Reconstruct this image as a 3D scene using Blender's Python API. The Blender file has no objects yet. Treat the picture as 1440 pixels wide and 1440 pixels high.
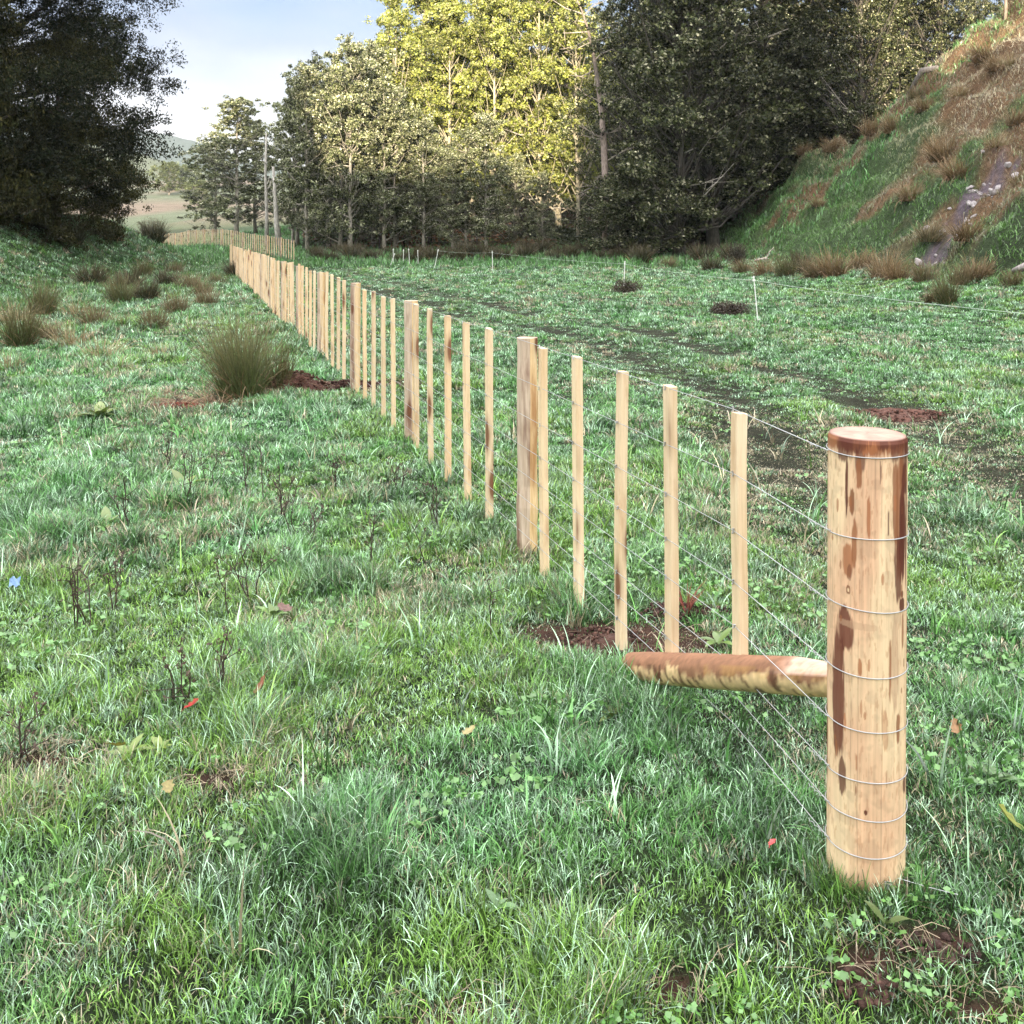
import bpy, math, random
import numpy as np
R = math.radians
rng = np.random.default_rng(7)
random.seed(7)
S = bpy.context.scene
COL = S.collection

# ------------------------------------------------------------------ camera, sky, sun, exposure
F = 1400.0            # focal length in pixels of the 1440 px photograph
HOR = 327.0           # image row of the horizon
EYE = 1.67
cd = bpy.data.cameras.new('camera'); cam = bpy.data.objects.new('camera', cd); COL.objects.link(cam)
cam.location = (0, 0, EYE); cam.rotation_euler = (R(90), 0, 0)
cd.sensor_width = 36; cd.lens = 36 * F / 1440; cd.shift_y = -(720 - HOR) / 1440
cd.clip_start = 0.05; cd.clip_end = 6000
S.camera = cam

SUN_EL = 11.0
SDIR = np.array([0.065, 0.9979])                 # horizontal travel of the sunlight
w = bpy.data.worlds.new('World'); S.world = w; w.use_nodes = True
nt = w.node_tree; nt.nodes.clear()
def N(t, ty, **k):
    n = t.nodes.new(ty)
    for a, b in k.items(): setattr(n, a, b)
    return n
sky = N(nt, 'ShaderNodeTexSky', sky_type='NISHITA', sun_disc=False)
sky.sun_elevation = R(SUN_EL)
sky.sun_rotation = math.atan2(-SDIR[0], -SDIR[1])
sky.air_density = 1.0; sky.dust_density = 1.2; sky.ozone_density = 1.0
bg = N(nt, 'ShaderNodeBackground'); out = N(nt, 'ShaderNodeOutputWorld')
tc = N(nt, 'ShaderNodeTexCoord'); mp = N(nt, 'ShaderNodeMapping'); mp.inputs['Scale'].default_value = (1.6, 1.6, 4.2)
mp.inputs['Location'].default_value = (0.35, 0.1, 0.35)
nz = N(nt, 'ShaderNodeTexNoise'); nz.inputs['Scale'].default_value = 1.7; nz.inputs['Detail'].default_value = 5; nz.inputs['Roughness'].default_value = .5
rp = N(nt, 'ShaderNodeValToRGB'); rp.color_ramp.elements[0].position = .34; rp.color_ramp.elements[1].position = .72
rp.color_ramp.elements[0].color = (.93, .93, .93, 1); rp.color_ramp.elements[1].color = (.97, .97, .97, 1)
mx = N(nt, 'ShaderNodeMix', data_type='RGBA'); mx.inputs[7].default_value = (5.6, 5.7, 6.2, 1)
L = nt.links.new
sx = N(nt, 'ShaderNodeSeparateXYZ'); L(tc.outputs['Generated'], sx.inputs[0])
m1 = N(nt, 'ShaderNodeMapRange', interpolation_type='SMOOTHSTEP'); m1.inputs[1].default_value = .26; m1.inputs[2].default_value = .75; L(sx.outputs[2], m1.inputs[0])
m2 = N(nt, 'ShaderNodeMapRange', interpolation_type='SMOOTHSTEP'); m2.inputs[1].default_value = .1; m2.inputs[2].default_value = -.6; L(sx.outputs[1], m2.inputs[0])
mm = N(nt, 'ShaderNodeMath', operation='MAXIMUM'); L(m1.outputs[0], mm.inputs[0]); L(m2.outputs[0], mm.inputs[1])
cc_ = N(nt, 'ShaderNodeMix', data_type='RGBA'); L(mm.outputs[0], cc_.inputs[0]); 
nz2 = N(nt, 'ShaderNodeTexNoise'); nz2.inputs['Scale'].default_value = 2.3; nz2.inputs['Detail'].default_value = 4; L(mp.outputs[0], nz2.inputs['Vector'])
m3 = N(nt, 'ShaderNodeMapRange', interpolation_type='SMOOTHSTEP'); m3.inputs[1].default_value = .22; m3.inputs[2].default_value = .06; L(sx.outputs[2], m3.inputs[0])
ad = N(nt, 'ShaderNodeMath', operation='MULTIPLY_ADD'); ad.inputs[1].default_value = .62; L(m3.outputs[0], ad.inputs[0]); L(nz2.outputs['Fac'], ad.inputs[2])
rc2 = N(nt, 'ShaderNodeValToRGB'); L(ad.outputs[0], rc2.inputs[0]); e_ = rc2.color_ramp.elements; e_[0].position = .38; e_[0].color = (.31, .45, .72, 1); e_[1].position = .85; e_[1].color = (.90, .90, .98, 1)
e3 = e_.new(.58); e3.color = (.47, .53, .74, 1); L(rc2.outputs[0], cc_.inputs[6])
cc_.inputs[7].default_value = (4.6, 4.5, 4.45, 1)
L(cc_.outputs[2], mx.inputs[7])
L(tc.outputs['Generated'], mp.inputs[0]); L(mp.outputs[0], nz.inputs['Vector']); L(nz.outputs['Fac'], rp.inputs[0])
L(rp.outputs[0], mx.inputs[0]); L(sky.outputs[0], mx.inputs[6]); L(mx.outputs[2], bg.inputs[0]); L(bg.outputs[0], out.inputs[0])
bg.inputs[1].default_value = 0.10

sl = bpy.data.lights.new('sun', 'SUN'); sun = bpy.data.objects.new('sun', sl); COL.objects.link(sun)
sl.energy = 2.15; sl.angle = R(.55); sl.color = (1, .84, .62)
sun.rotation_euler = (R(90 - SUN_EL), 0, math.atan2(-SDIR[0], SDIR[1]))
sun.location = (-30, -60, 60)

S.view_settings.view_transform = 'Standard'; S.view_settings.look = 'None'
S.view_settings.exposure = 3.2; S.view_settings.gamma = 1
S.render.engine = 'CYCLES'
c = S.cycles
c.max_bounces = 5; c.diffuse_bounces = 2; c.glossy_bounces = 2; c.transmission_bounces = 3; c.transparent_max_bounces = 4; c.volume_bounces = 0
c.caustics_reflective = False; c.caustics_refractive = False

# ------------------------------------------------------------------ numeric helpers
def sstep(a, b, x):
    t = np.clip((np.asarray(x, float) - a) / (b - a), 0, 1); return t * t * (3 - 2 * t)
_perm = np.random.default_rng(3).random((256, 256))
def vnoise(x, y):
    x = np.asarray(x, float); y = np.asarray(y, float)
    xi = np.floor(x).astype(int); yi = np.floor(y).astype(int); fx = x - xi; fy = y - yi
    fx = fx * fx * (3 - 2 * fx); fy = fy * fy * (3 - 2 * fy)
    a = _perm[xi & 255, yi & 255]; b = _perm[(xi + 1) & 255, yi & 255]
    cc = _perm[xi & 255, (yi + 1) & 255]; d = _perm[(xi + 1) & 255, (yi + 1) & 255]
    return (a * (1 - fx) + b * fx) * (1 - fy) + (cc * (1 - fx) + d * fx) * fy
def fbm(x, y, o=4, s=0):
    v = 0; a = .5; t = 0
    for i in range(o):
        ca_, sa_ = math.cos(.9 * i + .6), math.sin(.9 * i + .6); k_ = 2 ** i
        v = v + a * vnoise((x * ca_ - y * sa_) * k_ + 17.3 * i + s, (x * sa_ + y * ca_) * k_ + 9.1 * i - s); t += a; a *= .5
    return v / t
def gx(px, Y): return (px - 720) * Y / F
def gz(py, Y): return EYE - (py - HOR) * Y / F
def topx(X, Y): return 720 + F * X / Y

# ------------------------------------------------------------------ terrain
FX0, FSL = 1.715, -0.323                      # new fence: X = FX0 + FSL * Y
def fence_x(Y): return FX0 + FSL * np.asarray(Y, float)
def crest_y(X): return np.interp(X, [11, 13, 19, 26, 40], [70, 64, 55, 50, 45])
def zg(x, y):
    x = np.asarray(x, float); y = np.asarray(y, float)
    far = np.interp(y, [-300, 40, 52, 62, 75, 100, 130, 180, 250, 350, 600], [0, 0, .12, .55, 1.1, 1.3, 2.4, 6, 13.5, 20, 24])
    lf = np.interp(y, [-300, 40, 52, 62, 75, 100, 118, 150, 180, 250, 350, 600], [0, 0, .12, .2, .35, .5, .8, 3.0, 6, 13.5, 20, 24])
    k = sstep(-.35, -.29, x / np.maximum(y, 1)); z = far * k + lf * (1 - k)
    # wooded hillside behind the right hand trees
    z = z + .30 * np.clip(y - 82, 0, 70) * sstep(-30, 0, x)
    # left bank
    z = z + 2.3 * sstep(-13.3, -19.5, x + 1.2 * (fbm(y * .12, y * 0) - .5)) * sstep(12, 26, y) * (1 - sstep(44, 54, y)) 
    # right bank
    d = x - 11.2 - 1.3 * (fbm(y * .16, x * 0 + 4) - .5)
    pl = .92 * np.where(d > 1.2, d - .6, np.clip(d, 0, None) ** 2 / 2.4)
    pl = np.minimum(pl, 24) * sstep(-10, 6, y)
    cy = crest_y(x) + 3 * (fbm(x * .3, y * 0 + 2) - .5)
    drop = .5 * np.clip(y - cy, 0, None)
    b = np.maximum(pl - drop, 0)
    z = z + b + b / (b + 1.5) * (2.7 * (fbm(x * .33, y * .33, 3) - .5) + .8 * (fbm(x * 1.4, y * .9, 3) - .5) + .25 * np.sin(pl * 5 + 5 * fbm(x * .3, y * .3, 2)))
    # slip scar hollow
    z = z - .28 * scar(x, y)
    # small relief
    z = z + .16 * (fbm(x * .35, y * .35, 3, 5) - .5) * sstep(2, 12, y) + .06 * (fbm(x * 1.6, y * 1.6, 3, 2) - .5)
    z = z + .34 * sstep(8, 12, x) * sstep(16, 22, y) * (1 - sstep(50, 60, y))
    z = z + (.042 - z) * np.exp(-((x - .898) ** 2 + (y - 2.5) ** 2) / .16)
    # worn vehicle track
    z = z - .05 * track(x, y)
    return z
def track(x, y):
    # two wheel ruts that sweep from far left to the right foreground
    cx = np.interp(y, [2, 4, 5.2, 10, 12.8, 16.3, 20.7, 30, 48], [2.1, 2.45, 2.7, 2.9, 2.5, 1.6, -.3, -3.6, -9.6])
    r = 0
    for o in (-.75, .75):
        r = r + np.exp(-((x - cx - o - .25 * (fbm(y * .7, y * 0 + o) - .5)) / .5) ** 2)
    return np.clip(r, 0, 1) * sstep(3.6, 4.8, y) * sstep(.28, .48, fbm(x * .9, y * .6, 3, 31) + .08)
def scar(x, y):
    # bare slip running down the slope of the bank
    x = np.asarray(x, float); y = np.asarray(y, float)
    cy = 30.1 + .62 * (x - 12.5) + 1.3 * (fbm(x * 1.1, y * 0 + 3) - .5)
    return np.exp(-((y - cy + .9 * (fbm(x * 2.2, y * 1.2, 3, 9) - .5)) / (.55 + .14 * np.clip(x - 12.5, 0, 4))) ** 4) * sstep(12.1, 12.6, x) * (1 - sstep(15.6, 16.4, x))
SOIL = [(.44, 4.12, .46, .22), (-2.1, 10.75, .75, .34), (-3.1, 9.55, .55, .22), (-1.5, 10.9, .55, .2), (gx(1262, 9.3), 9.25, .5, .3),
        (gx(1225, 2.25), 2.24, .10, .05), (gx(1320, 2.3), 2.30, .10, .06), (gx(1380, 2.1), 2.13, .10, .04), (gx(470, 5.0), 5.0, .16, .1), 
        (gx(930, 2.22), 2.2, .1, .05), (gx(655, 2.15), 2.13, .12, .05), (gx(60, 3.1), 3.1, .1, .05), (gx(290, 3.0), 3.0, .12, .05)]
def soil(x, y):
    m = 0 * np.asarray(x, float)
    for (a, b, rx, ry) in SOIL:
        q = ((x - a) / rx) ** 2 + ((y - b) / ry) ** 2
        m = np.maximum(m, 1 - sstep(.45, 1.25, q + .7 * (fbm(x * 7, y * 7, 3) - .5)))
    return m

def mesh_obj(name, V, Fs, mat, col=None, parent=None, smooth=False, mats=None, mi=None):
    """V (n,3); Fs: list of int arrays (m,3) or (m,4)"""
    me = bpy.data.meshes.new(name)
    if not isinstance(Fs, (list, tuple)): Fs = [Fs]
    Fs = [np.asarray(f, np.int32) for f in Fs if len(f)]
    me.vertices.add(len(V)); me.vertices.foreach_set('co', np.ascontiguousarray(V, np.float32).ravel())
    li = np.concatenate([f.ravel() for f in Fs]); cnt = np.concatenate([np.full(len(f), f.shape[1], np.int32) for f in Fs])
    st = np.concatenate([[0], np.cumsum(cnt)[:-1]]).astype(np.int32)
    me.loops.add(len(li)); me.loops.foreach_set('vertex_index', li)
    me.polygons.add(len(cnt)); me.polygons.foreach_set('loop_start', st)
    me.polygons.foreach_set('use_smooth', np.full(len(cnt), smooth))
    if mi is not None: me.polygons.foreach_set('material_index', np.asarray(mi, np.int32))
    if col is not None:
        a = me.color_attributes.new('col', 'FLOAT_COLOR', 'POINT')
        cc = np.ones((len(V), 4), np.float32); cc[:, :col.shape[1]] = col
        a.data.foreach_set('color', cc.ravel())
    me.update(calc_edges=True)
    for m in (mats or [mat]): me.materials.append(m)
    o = bpy.data.objects.new(name, me); COL.objects.link(o)
    if parent: o.parent = parent
    return o
def tag(o, label=None, cat=None, group=None, kind=None):
    if label: o['label'] = label
    if cat: o['category'] = cat
    if group: o['group'] = group
    if kind: o['kind'] = kind
    return o
def empty(name, loc, rz=0):
    o = bpy.data.objects.new(name, None); COL.objects.link(o); o.location = loc; o.rotation_euler = (0, 0, rz); o.empty_display_size = .2
    return o
def dup(root, loc, rz=0, sc=1.0, label=None, group=None, rx=0, ry=0):
    r = root.copy(); COL.objects.link(r); r.location = loc; r.rotation_euler = (rx, ry, rz)
    r.scale = (sc, sc, sc) if not hasattr(sc, '__len__') else sc
    if label: r['label'] = label
    if group: r['group'] = group
    for ch in [k for k in SRC_CH.get(root.name, [])]:
        cpy = ch.copy(); COL.objects.link(cpy); cpy.parent = r
    return r
SRC_CH = {}

class Geo:
    def __init__(s): s.V = []; s.F3 = []; s.F4 = []; s.C = []; s.n = 0
    def add(s, V, F3=None, F4=None, C=None):
        V = np.asarray(V, float)
        if F3 is not None and len(F3): s.F3.append(np.asarray(F3) + s.n)
        if F4 is not None and len(F4): s.F4.append(np.asarray(F4) + s.n)
        s.V.append(V); s.C.append(np.broadcast_to(np.asarray(C if C is not None else (1, 1, 1), float), (len(V), 3)))
        s.n += len(V)
    def tube(s, P, r, n=6, C=None, cap=True, flat=1.0):
        P = np.asarray(P, float); r = np.broadcast_to(np.asarray(r, float), (len(P),)).copy(); k = len(P)
        T = np.gradient(P, axis=0); T /= np.linalg.norm(T, axis=1)[:, None] + 1e-9
        up = np.array([0, 0, 1.]) if abs(T[0, 2]) < .8 else np.array([1., 0, 0])
        A = np.cross(T, up); A /= np.linalg.norm(A, axis=1)[:, None] + 1e-9; B = np.cross(T, A)
        th = np.arange(n) * 2 * np.pi / n
        V = P[:, None] + r[:, None, None] * (np.cos(th)[None, :, None] * A[:, None] + flat * np.sin(th)[None, :, None] * B[:, None])
        V = V.reshape(-1, 3)
        i = np.arange(k - 1)[:, None] * n; j = np.arange(n)[None]; j2 = (j + 1) % n
        q = np.stack([i + j, i + j2, i + n + j2, i + n + j], -1).reshape(-1, 4)
        f3 = None
        if cap:
            V = np.vstack([V, P[0], P[-1]]); a = k * n
            jj = np.arange(n)
            f3 = np.vstack([np.stack([np.full(n, a), (jj + 1) % n, jj], -1), np.stack([np.full(n, a + 1), (k - 1) * n + jj, (k - 1) * n + (jj + 1) % n], -1)])
        s.add(V, f3, q, C)
    def box(s, c, d, C=None, rot=None):
        v = np.array([[x, y, z] for z in (-1, 1) for y in (-1, 1) for x in (-1, 1)], float) * np.array(d) / 2
        if rot is not None: v = v @ np.array(rot).T
        s.add(v + np.array(c), None, [[0, 2, 3, 1], [4, 5, 7, 6], [0, 1, 5, 4], [2, 6, 7, 3], [0, 4, 6, 2], [1, 3, 7, 5]], C)
    def build(s, name, mat, parent=None, smooth=False):
        return mesh_obj(name, np.vstack(s.V), [np.vstack(f) for f in (s.F3, s.F4) if f], mat, np.vstack(s.C), parent, smooth)

# ------------------------------------------------------------------ materials
def new_mat(name):
    m = bpy.data.materials.new(name); m.use_nodes = True; t = m.node_tree
    return m, t, t.nodes['Principled BSDF']
def noise(t, scale, detail=4, vec=None, rough=.55, dist=0.0):
    n = N(t, 'ShaderNodeTexNoise'); n.inputs['Scale'].default_value = scale; n.inputs['Detail'].default_value = detail
    n.inputs['Roughness'].default_value = rough; n.inputs['Distortion'].default_value = dist
    if vec is not None: t.links.new(vec, n.inputs['Vector'])
    return n.outputs['Fac']
def ramp(t, fac, stops):
    r = N(t, 'ShaderNodeValToRGB'); e = r.color_ramp.elements
    while len(e) < len(stops): e.new(.5)
    for k, (p, cc) in enumerate(stops):
        e[k].position = p; e[k].color = (*cc, 1) if hasattr(cc, '__len__') else (cc, cc, cc, 1)
    t.links.new(fac, r.inputs[0]); return r.outputs[0]
def mix(t, fac, a, b, mode='MIX'):
    m = N(t, 'ShaderNodeMix', data_type='RGBA', blend_type=mode)
    for s_, v in ((m.inputs[0], fac), (m.inputs[6], a), (m.inputs[7], b)):
        if hasattr(v, 'is_linked') or hasattr(v, 'links'): t.links.new(v, s_)
        elif hasattr(v, '__len__'): s_.default_value = (*v, 1)
        else: s_.default_value = v
    return m.outputs[2]
def bump(t, h, st, dist=.01):
    b = N(t, 'ShaderNodeBump'); b.inputs['Strength'].default_value = st; b.inputs['Distance'].default_value = dist
    t.links.new(h, b.inputs['Height']); return b.outputs[0]
def coords(t, scale=(1, 1, 1), kind='Object', rnd=True):
    tcn = N(t, 'ShaderNodeTexCoord'); m = N(t, 'ShaderNodeMapping'); m.inputs['Scale'].default_value = scale
    t.links.new(tcn.outputs[kind], m.inputs[0])
    if rnd:
        oi = N(t, 'ShaderNodeObjectInfo'); v = N(t, 'ShaderNodeVectorMath', operation='SCALE'); v.inputs[0].default_value = (37, 21, 53)
        t.links.new(oi.outputs['Random'], v.inputs['Scale']); t.links.new(v.outputs[0], m.inputs['Location'])
    return m.outputs[0]

def leaf_mat(name, trans=.35, rough=.5, spec=.3, tint=(1, 1, 1)):
    m, t, p = new_mat(name)
    a = N(t, 'ShaderNodeAttribute', attribute_name='col')
    colr = mix(t, 1.0, a.outputs['Color'], tint, 'MULTIPLY')
    t.links.new(colr, p.inputs['Base Color']); p.inputs['Roughness'].default_value = rough
    p.inputs['Specular IOR Level'].default_value = spec
    tr = N(t, 'ShaderNodeBsdfTranslucent'); t.links.new(colr, tr.inputs[0])
    ms = N(t, 'ShaderNodeMixShader'); ms.inputs[0].default_value = trans
    t.links.new(p.outputs[0], ms.inputs[1]); t.links.new(tr.outputs[0], ms.inputs[2])
    t.links.new(ms.outputs[0], t.nodes['Material Output'].inputs[0]); return m
M_grass = leaf_mat('grass_blades', .13, .30, .8)
M_leaf = leaf_mat('tree_leaves', .3, .5, .35)
M_needle = leaf_mat('dark_needles', .08, .7, .12)
M_rush = leaf_mat('rush_stems', .12, .5, .35)

def vcol_mat(name, rough=.8, spec=.3, bs=.5, nscale=40, vscale=(1, 1, 1), amount=.5, bd=.004):
    """vertex colour with fine grain over it"""
    m, t, p = new_mat(name)
    a = N(t, 'ShaderNodeAttribute', attribute_name='col'); v = coords(t, vscale)
    f = noise(t, nscale, 6, v); r_ = ramp(t, f, [(.3, 1 - amount), (.7, 1 + amount * .3)])
    t.links.new(mix(t, 1.0, a.outputs['Color'], r_, 'MULTIPLY'), p.inputs['Base Color'])
    p.inputs['Roughness'].default_value = rough; p.inputs['Specular IOR Level'].default_value = spec
    t.links.new(bump(t, f, bs, bd), p.inputs['Normal']); return m
M_post = vcol_mat('peeled_pine_log', .62, .35, .6, 60, (1, 1, .12), .14, .002)
M_bark = vcol_mat('tree_bark', .9, .2, .8, 14, (1, 1, .3), .55, .03)
M_soil = vcol_mat('bare_soil', .9, .25, .9, 30, (1, 1, 1), .6, .02)
M_rock = vcol_mat('pale_rock', .8, .3, .8, 9, (1, 1, 1), .5, .03)

def batten_mat():
    m, t, p = new_mat('sawn_pine')
    v = coords(t, (1, 1, .035)); g = noise(t, 120, 5, v, .6, .6)
    v2 = coords(t, (1, 1, .10)); g2 = noise(t, 16, 3, v2)
    base = ramp(t, g, [(.28, (.62, .47, .31)), (.5, (.78, .64, .45)), (.72, (.86, .75, .57))])
    base = mix(t, .55, base, ramp(t, g2, [(.3, (.60, .41, .22)), (.6, (.80, .64, .43)), (.8, (.86, .74, .56))]))
    # knots and resin stains
    v3 = coords(t, (9, 9, 2.3)); vo = N(t, 'ShaderNodeTexVoronoi'); vo.inputs['Scale'].default_value = 1.0; t.links.new(v3, vo.inputs['Vector'])
    k = ramp(t, vo.outputs['Distance'], [(.0, 1.0), (.16, .9), (.24, .3), (.36, 0.0)])
    base = mix(t, k, base, (.16, .055, .02))
    v4 = coords(t, (6, 6, 1.6)); s = ramp(t, noise(t, 2.0, 5, v4), [(.56, 0.0), (.70, .5)])
    base = mix(t, s, base, (.42, .21, .09))
    oi = N(t, 'ShaderNodeObjectInfo'); tone = ramp(t, oi.outputs['Random'], [(0, (.86, .82, .80)), (.5, (1, .97, .93)), (1, (1.0, .9, .8))])
    base = mix(t, 1.0, base, tone, 'MULTIPLY')
    t.links.new(base, p.inputs['Base Color']); p.inputs['Roughness'].default_value = .62
    t.links.new(bump(t, g, .4, .002), p.inputs['Normal']); return m
M_batten = batten_mat()
def halfround_mat(name, a, b, c_, st):
    m, t, p = new_mat(name)
    v = coords(t, (1, 1, .06)); g = noise(t, 60, 5, v, .6, .8)
    base = ramp(t, g, [(.28, a), (.5, b), (.72, c_)])
    v4 = coords(t, (5, 5, .8)); s = ramp(t, noise(t, 3.0, 5, v4), [(.50, 0.0), (.66, .8)])
    base = mix(t, s, base, st)
    v3 = coords(t, (7, 7, 2.0)); vo = N(t, 'ShaderNodeTexVoronoi'); vo.inputs['Scale'].default_value = 1.0; t.links.new(v3, vo.inputs['Vector'])
    k = ramp(t, vo.outputs['Distance'], [(.0, 1.0), (.09, 1.0), (.16, .25), (.3, 0.0)])
    base = mix(t, k, base, (.14, .05, .02))
    t.links.new(base, p.inputs['Base Color']); p.inputs['Roughness'].default_value = .65
    t.links.new(bump(t, g, .4, .003), p.inputs['Normal']); return m
M_hr1 = halfround_mat('half_round_sawn', (.52, .32, .14), (.70, .50, .27), (.80, .62, .38), (.34, .15, .05))
M_hr2 = halfround_mat('half_round_bark_side', (.34, .25, .19), (.52, .40, .30), (.64, .52, .41), (.16, .07, .04))
def simple(name, colr, rough=.5, metal=0, ns=30, amt=.15, emit=None):
    m, t, p = new_mat(name); v = coords(t); f = noise(t, ns, 4, v)
    t.links.new(mix(t, 1.0, colr, ramp(t, f, [(.3, 1 - amt), (.7, 1.0)]), 'MULTIPLY'), p.inputs['Base Color'])
    p.inputs['Roughness'].default_value = rough; p.inputs['Metallic'].default_value = metal; return m
M_wire = simple('galvanised_wire', (.52, .53, .55), .42, .5, 200, .1)
M_white = simple('white_plastic_post', (.82, .83, .80), .45, 0, 60, .1)
M_tape = simple('white_electric_tape', (.75, .85, .78), .5)
M_blue = simple('pale_blue_litter', (.25, .40, .62), .4, 0, 20, .3)
M_grey = simple('weathered_rail_wood', (.07, .055, .045), .85, 0, 30, .5)

def ground_mat():
    m, t, p = new_mat('ground_turf')
    a = N(t, 'ShaderNodeAttribute', attribute_name='col')
    v = coords(t, (1, 1, 1), 'Object', False)
    f1 = noise(t, 6, 8, v, .7); f2 = noise(t, 60, 5, v, .7); f3 = noise(t, .35, 4, v)
    base = mix(t, 1.0, a.outputs['Color'], ramp(t, f1, [(.3, .45), (.5, .95), (.7, 1.5)]), 'MULTIPLY')
    base = mix(t, 1.0, base, ramp(t, f2, [(.3, .5), (.7, 1.35)]), 'MULTIPLY')
    base = mix(t, 1.0, base, ramp(t, f3, [(.3, .8), (.7, 1.2)]), 'MULTIPLY')
    t.links.new(base, p.inputs['Base Color']); p.inputs['Roughness'].default_value = .95; p.inputs['Specular IOR Level'].default_value = .15
    t.links.new(bump(t, f1, .8, .08), p.inputs['Normal']); return m
M_ground = ground_mat()

# ------------------------------------------------------------------ ground sheet
def warp(n, lo, hi, fine, p=2.6):
    """coordinates dense near `fine`"""
    t = np.linspace(0, 1, n); a = np.sign(t - .5) * np.abs(2 * t - 1) ** p
    return np.where(a < 0, fine + a * (fine - lo), fine + a * (hi - fine))
gxs = np.unique(np.concatenate([warp(220, -2500, 2500, 0, 5.0), np.linspace(-4, 4, 220), np.linspace(-24, 40, 260)]))
gys = np.unique(np.concatenate([warp(120, -120, 2600, 30, 3.0), np.linspace(1.5, 12, 220), np.linspace(12, 90, 280)]))
XX, YY = np.meshgrid(gxs, gys)
def ground_col(x, y):
    n = len(x)
    g = np.array([.014, .026, .011]); g2 = np.array([.024, .034, .014]); mud = np.array([.035, .027, .022]); red = np.array([.055, .030, .022])
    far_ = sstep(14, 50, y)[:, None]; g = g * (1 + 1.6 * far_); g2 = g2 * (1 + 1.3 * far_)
    f = fbm(x * .2, y * .2, 3, 8)[:, None]
    colr = g * (1 - f) + g2 * f
    k = track(x, y)[:, None]; colr = colr * (1 - .5 * k) + mud * .5 * k
    k = soil(x, y)[:, None]; colr = colr * (1 - k) + red * k
    bk = sstep(.5, 3, x - 11.2) * (y > 3) * (y < 90)
    rust = np.array([.13, .08, .045])
    k = (bk * sstep(.43, .58, fbm(x * .5, y * .5, 4, 50) + .035 * (x - 16.2)))[:, None]; colr = colr * (1 - k) + rust * k
    k = (sstep(.25, .6, scar(x, y)))[:, None]; k = k * sstep(.30, .5, fbm(x * 2.5, y * 2.5, 3, 15))[:, None]; colr = colr * (1 - k) + np.array([.10, .08, .095]) * k
    # forest floor
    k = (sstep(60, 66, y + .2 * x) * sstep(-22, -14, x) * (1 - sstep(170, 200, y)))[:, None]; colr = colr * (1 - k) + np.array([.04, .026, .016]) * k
    k = (sstep(110, 170, y) * (1 - sstep(-40, -20, x)))[:, None]
    fs = fbm(x * .03, y * .05, 3, 70)[:, None] - .02
    ff = np.where(fs < .48, np.array([[.14, .115, .09]]), np.array([[.10, .12, .08]])); colr = colr * (1 - k) + ff * k
    return colr
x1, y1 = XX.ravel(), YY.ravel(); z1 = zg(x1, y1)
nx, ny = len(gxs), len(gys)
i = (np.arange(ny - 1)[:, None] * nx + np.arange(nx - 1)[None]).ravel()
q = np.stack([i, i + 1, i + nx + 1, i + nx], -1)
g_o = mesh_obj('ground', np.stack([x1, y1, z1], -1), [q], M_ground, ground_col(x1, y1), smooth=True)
tag(g_o, 'rough green paddock with a worn vehicle track and a steep bank', None, kind='structure')

# hills: an unseen ridge behind the camera, shaped to shade the valley floor, and the far blue ones
def hill(name, fn, U, A, org, ud, ad, matc, label):
    UU, AA = np.meshgrid(U, A)
    x = org[0] + UU * ud[0] + AA * ad[0]; y = org[1] + UU * ud[1] + AA * ad[1]; z = fn(UU, AA)
    n_ = len(U); i_ = (np.arange(len(A) - 1)[:, None] * n_ + np.arange(n_ - 1)[None]).ravel()
    q_ = np.stack([i_, i_ + 1, i_ + n_ + 1, i_ + n_], -1)
    f = fbm(x.ravel() * .012, y.ravel() * .012, 5)[:, None]
    cc = np.array(matc[0]) * (1 - f) + np.array(matc[1]) * f
    return tag(mesh_obj(name, np.stack([x.ravel(), y.ravel(), z.ravel()], -1), [q_], M_ground, cc, smooth=True), label, kind='structure')
DR = 110.0
def ridge(u, a):
    H = np.interp(u, [-400, -120, -60, -24, -18.5, -15.5, -.5, 1.5, 15, 18, 30, 80, 300], [20, 44, 49, 49, 46, 39.3, 39.3, 50, 50, 40.3, 40.3, 34, 12])  # crest notched so sun reaches only the yellow trees and bank top
    return H * np.clip(1 - np.abs(a) / 75, 0, 1) ** .8 - .5
UD = (SDIR[1], -SDIR[0])
# u axis: X*.954 - Y*.3 ; a axis along SDIR
hill('hill', ridge, np.unique(np.concatenate([np.linspace(-400, 300, 90), np.linspace(-40, 40, 120)])), np.linspace(-75, 75, 41), (-DR * SDIR[0], -DR * SDIR[1]), UD, SDIR,
     [(.05, .08, .035), (.09, .11, .05)], 'unseen grassy ridge behind the viewer, its crest shaped to cut the sunlight')
def far1(u, a):
    base = np.interp(u, [-900, -560, -430, -360, -330, -280, -200, 0, 400, 900], [70, 120, 100, 92, 86, 70, 56, 90, 150, 120])
    return 1.22 * base * np.clip(1 - np.abs(a) / 260, 0, 1) ** .9 + 14 * (fbm(u * .012, a * .012) - .5) - 3
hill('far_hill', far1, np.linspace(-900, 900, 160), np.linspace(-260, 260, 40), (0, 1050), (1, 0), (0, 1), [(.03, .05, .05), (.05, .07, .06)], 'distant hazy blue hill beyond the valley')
def far2(u, a):
    base = np.interp(u, [-600, -260, -215, -180, -150, -100, 300], [70, 62, 50, 44, 34, 26, 20])
    return base * np.clip(1 - np.abs(a) / 160, 0, 1) ** .9 + 10 * (fbm(u * .02, a * .02, 3, 6) - .5) - 3
hill('far_hill', far2, np.linspace(-600, 300, 120), np.linspace(-160, 160, 40), (0, 620), (1, 0), (0, 1), [(.05, .07, .045), (.09, .10, .06)], 'nearer grey green hill below the far blue hill')

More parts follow.
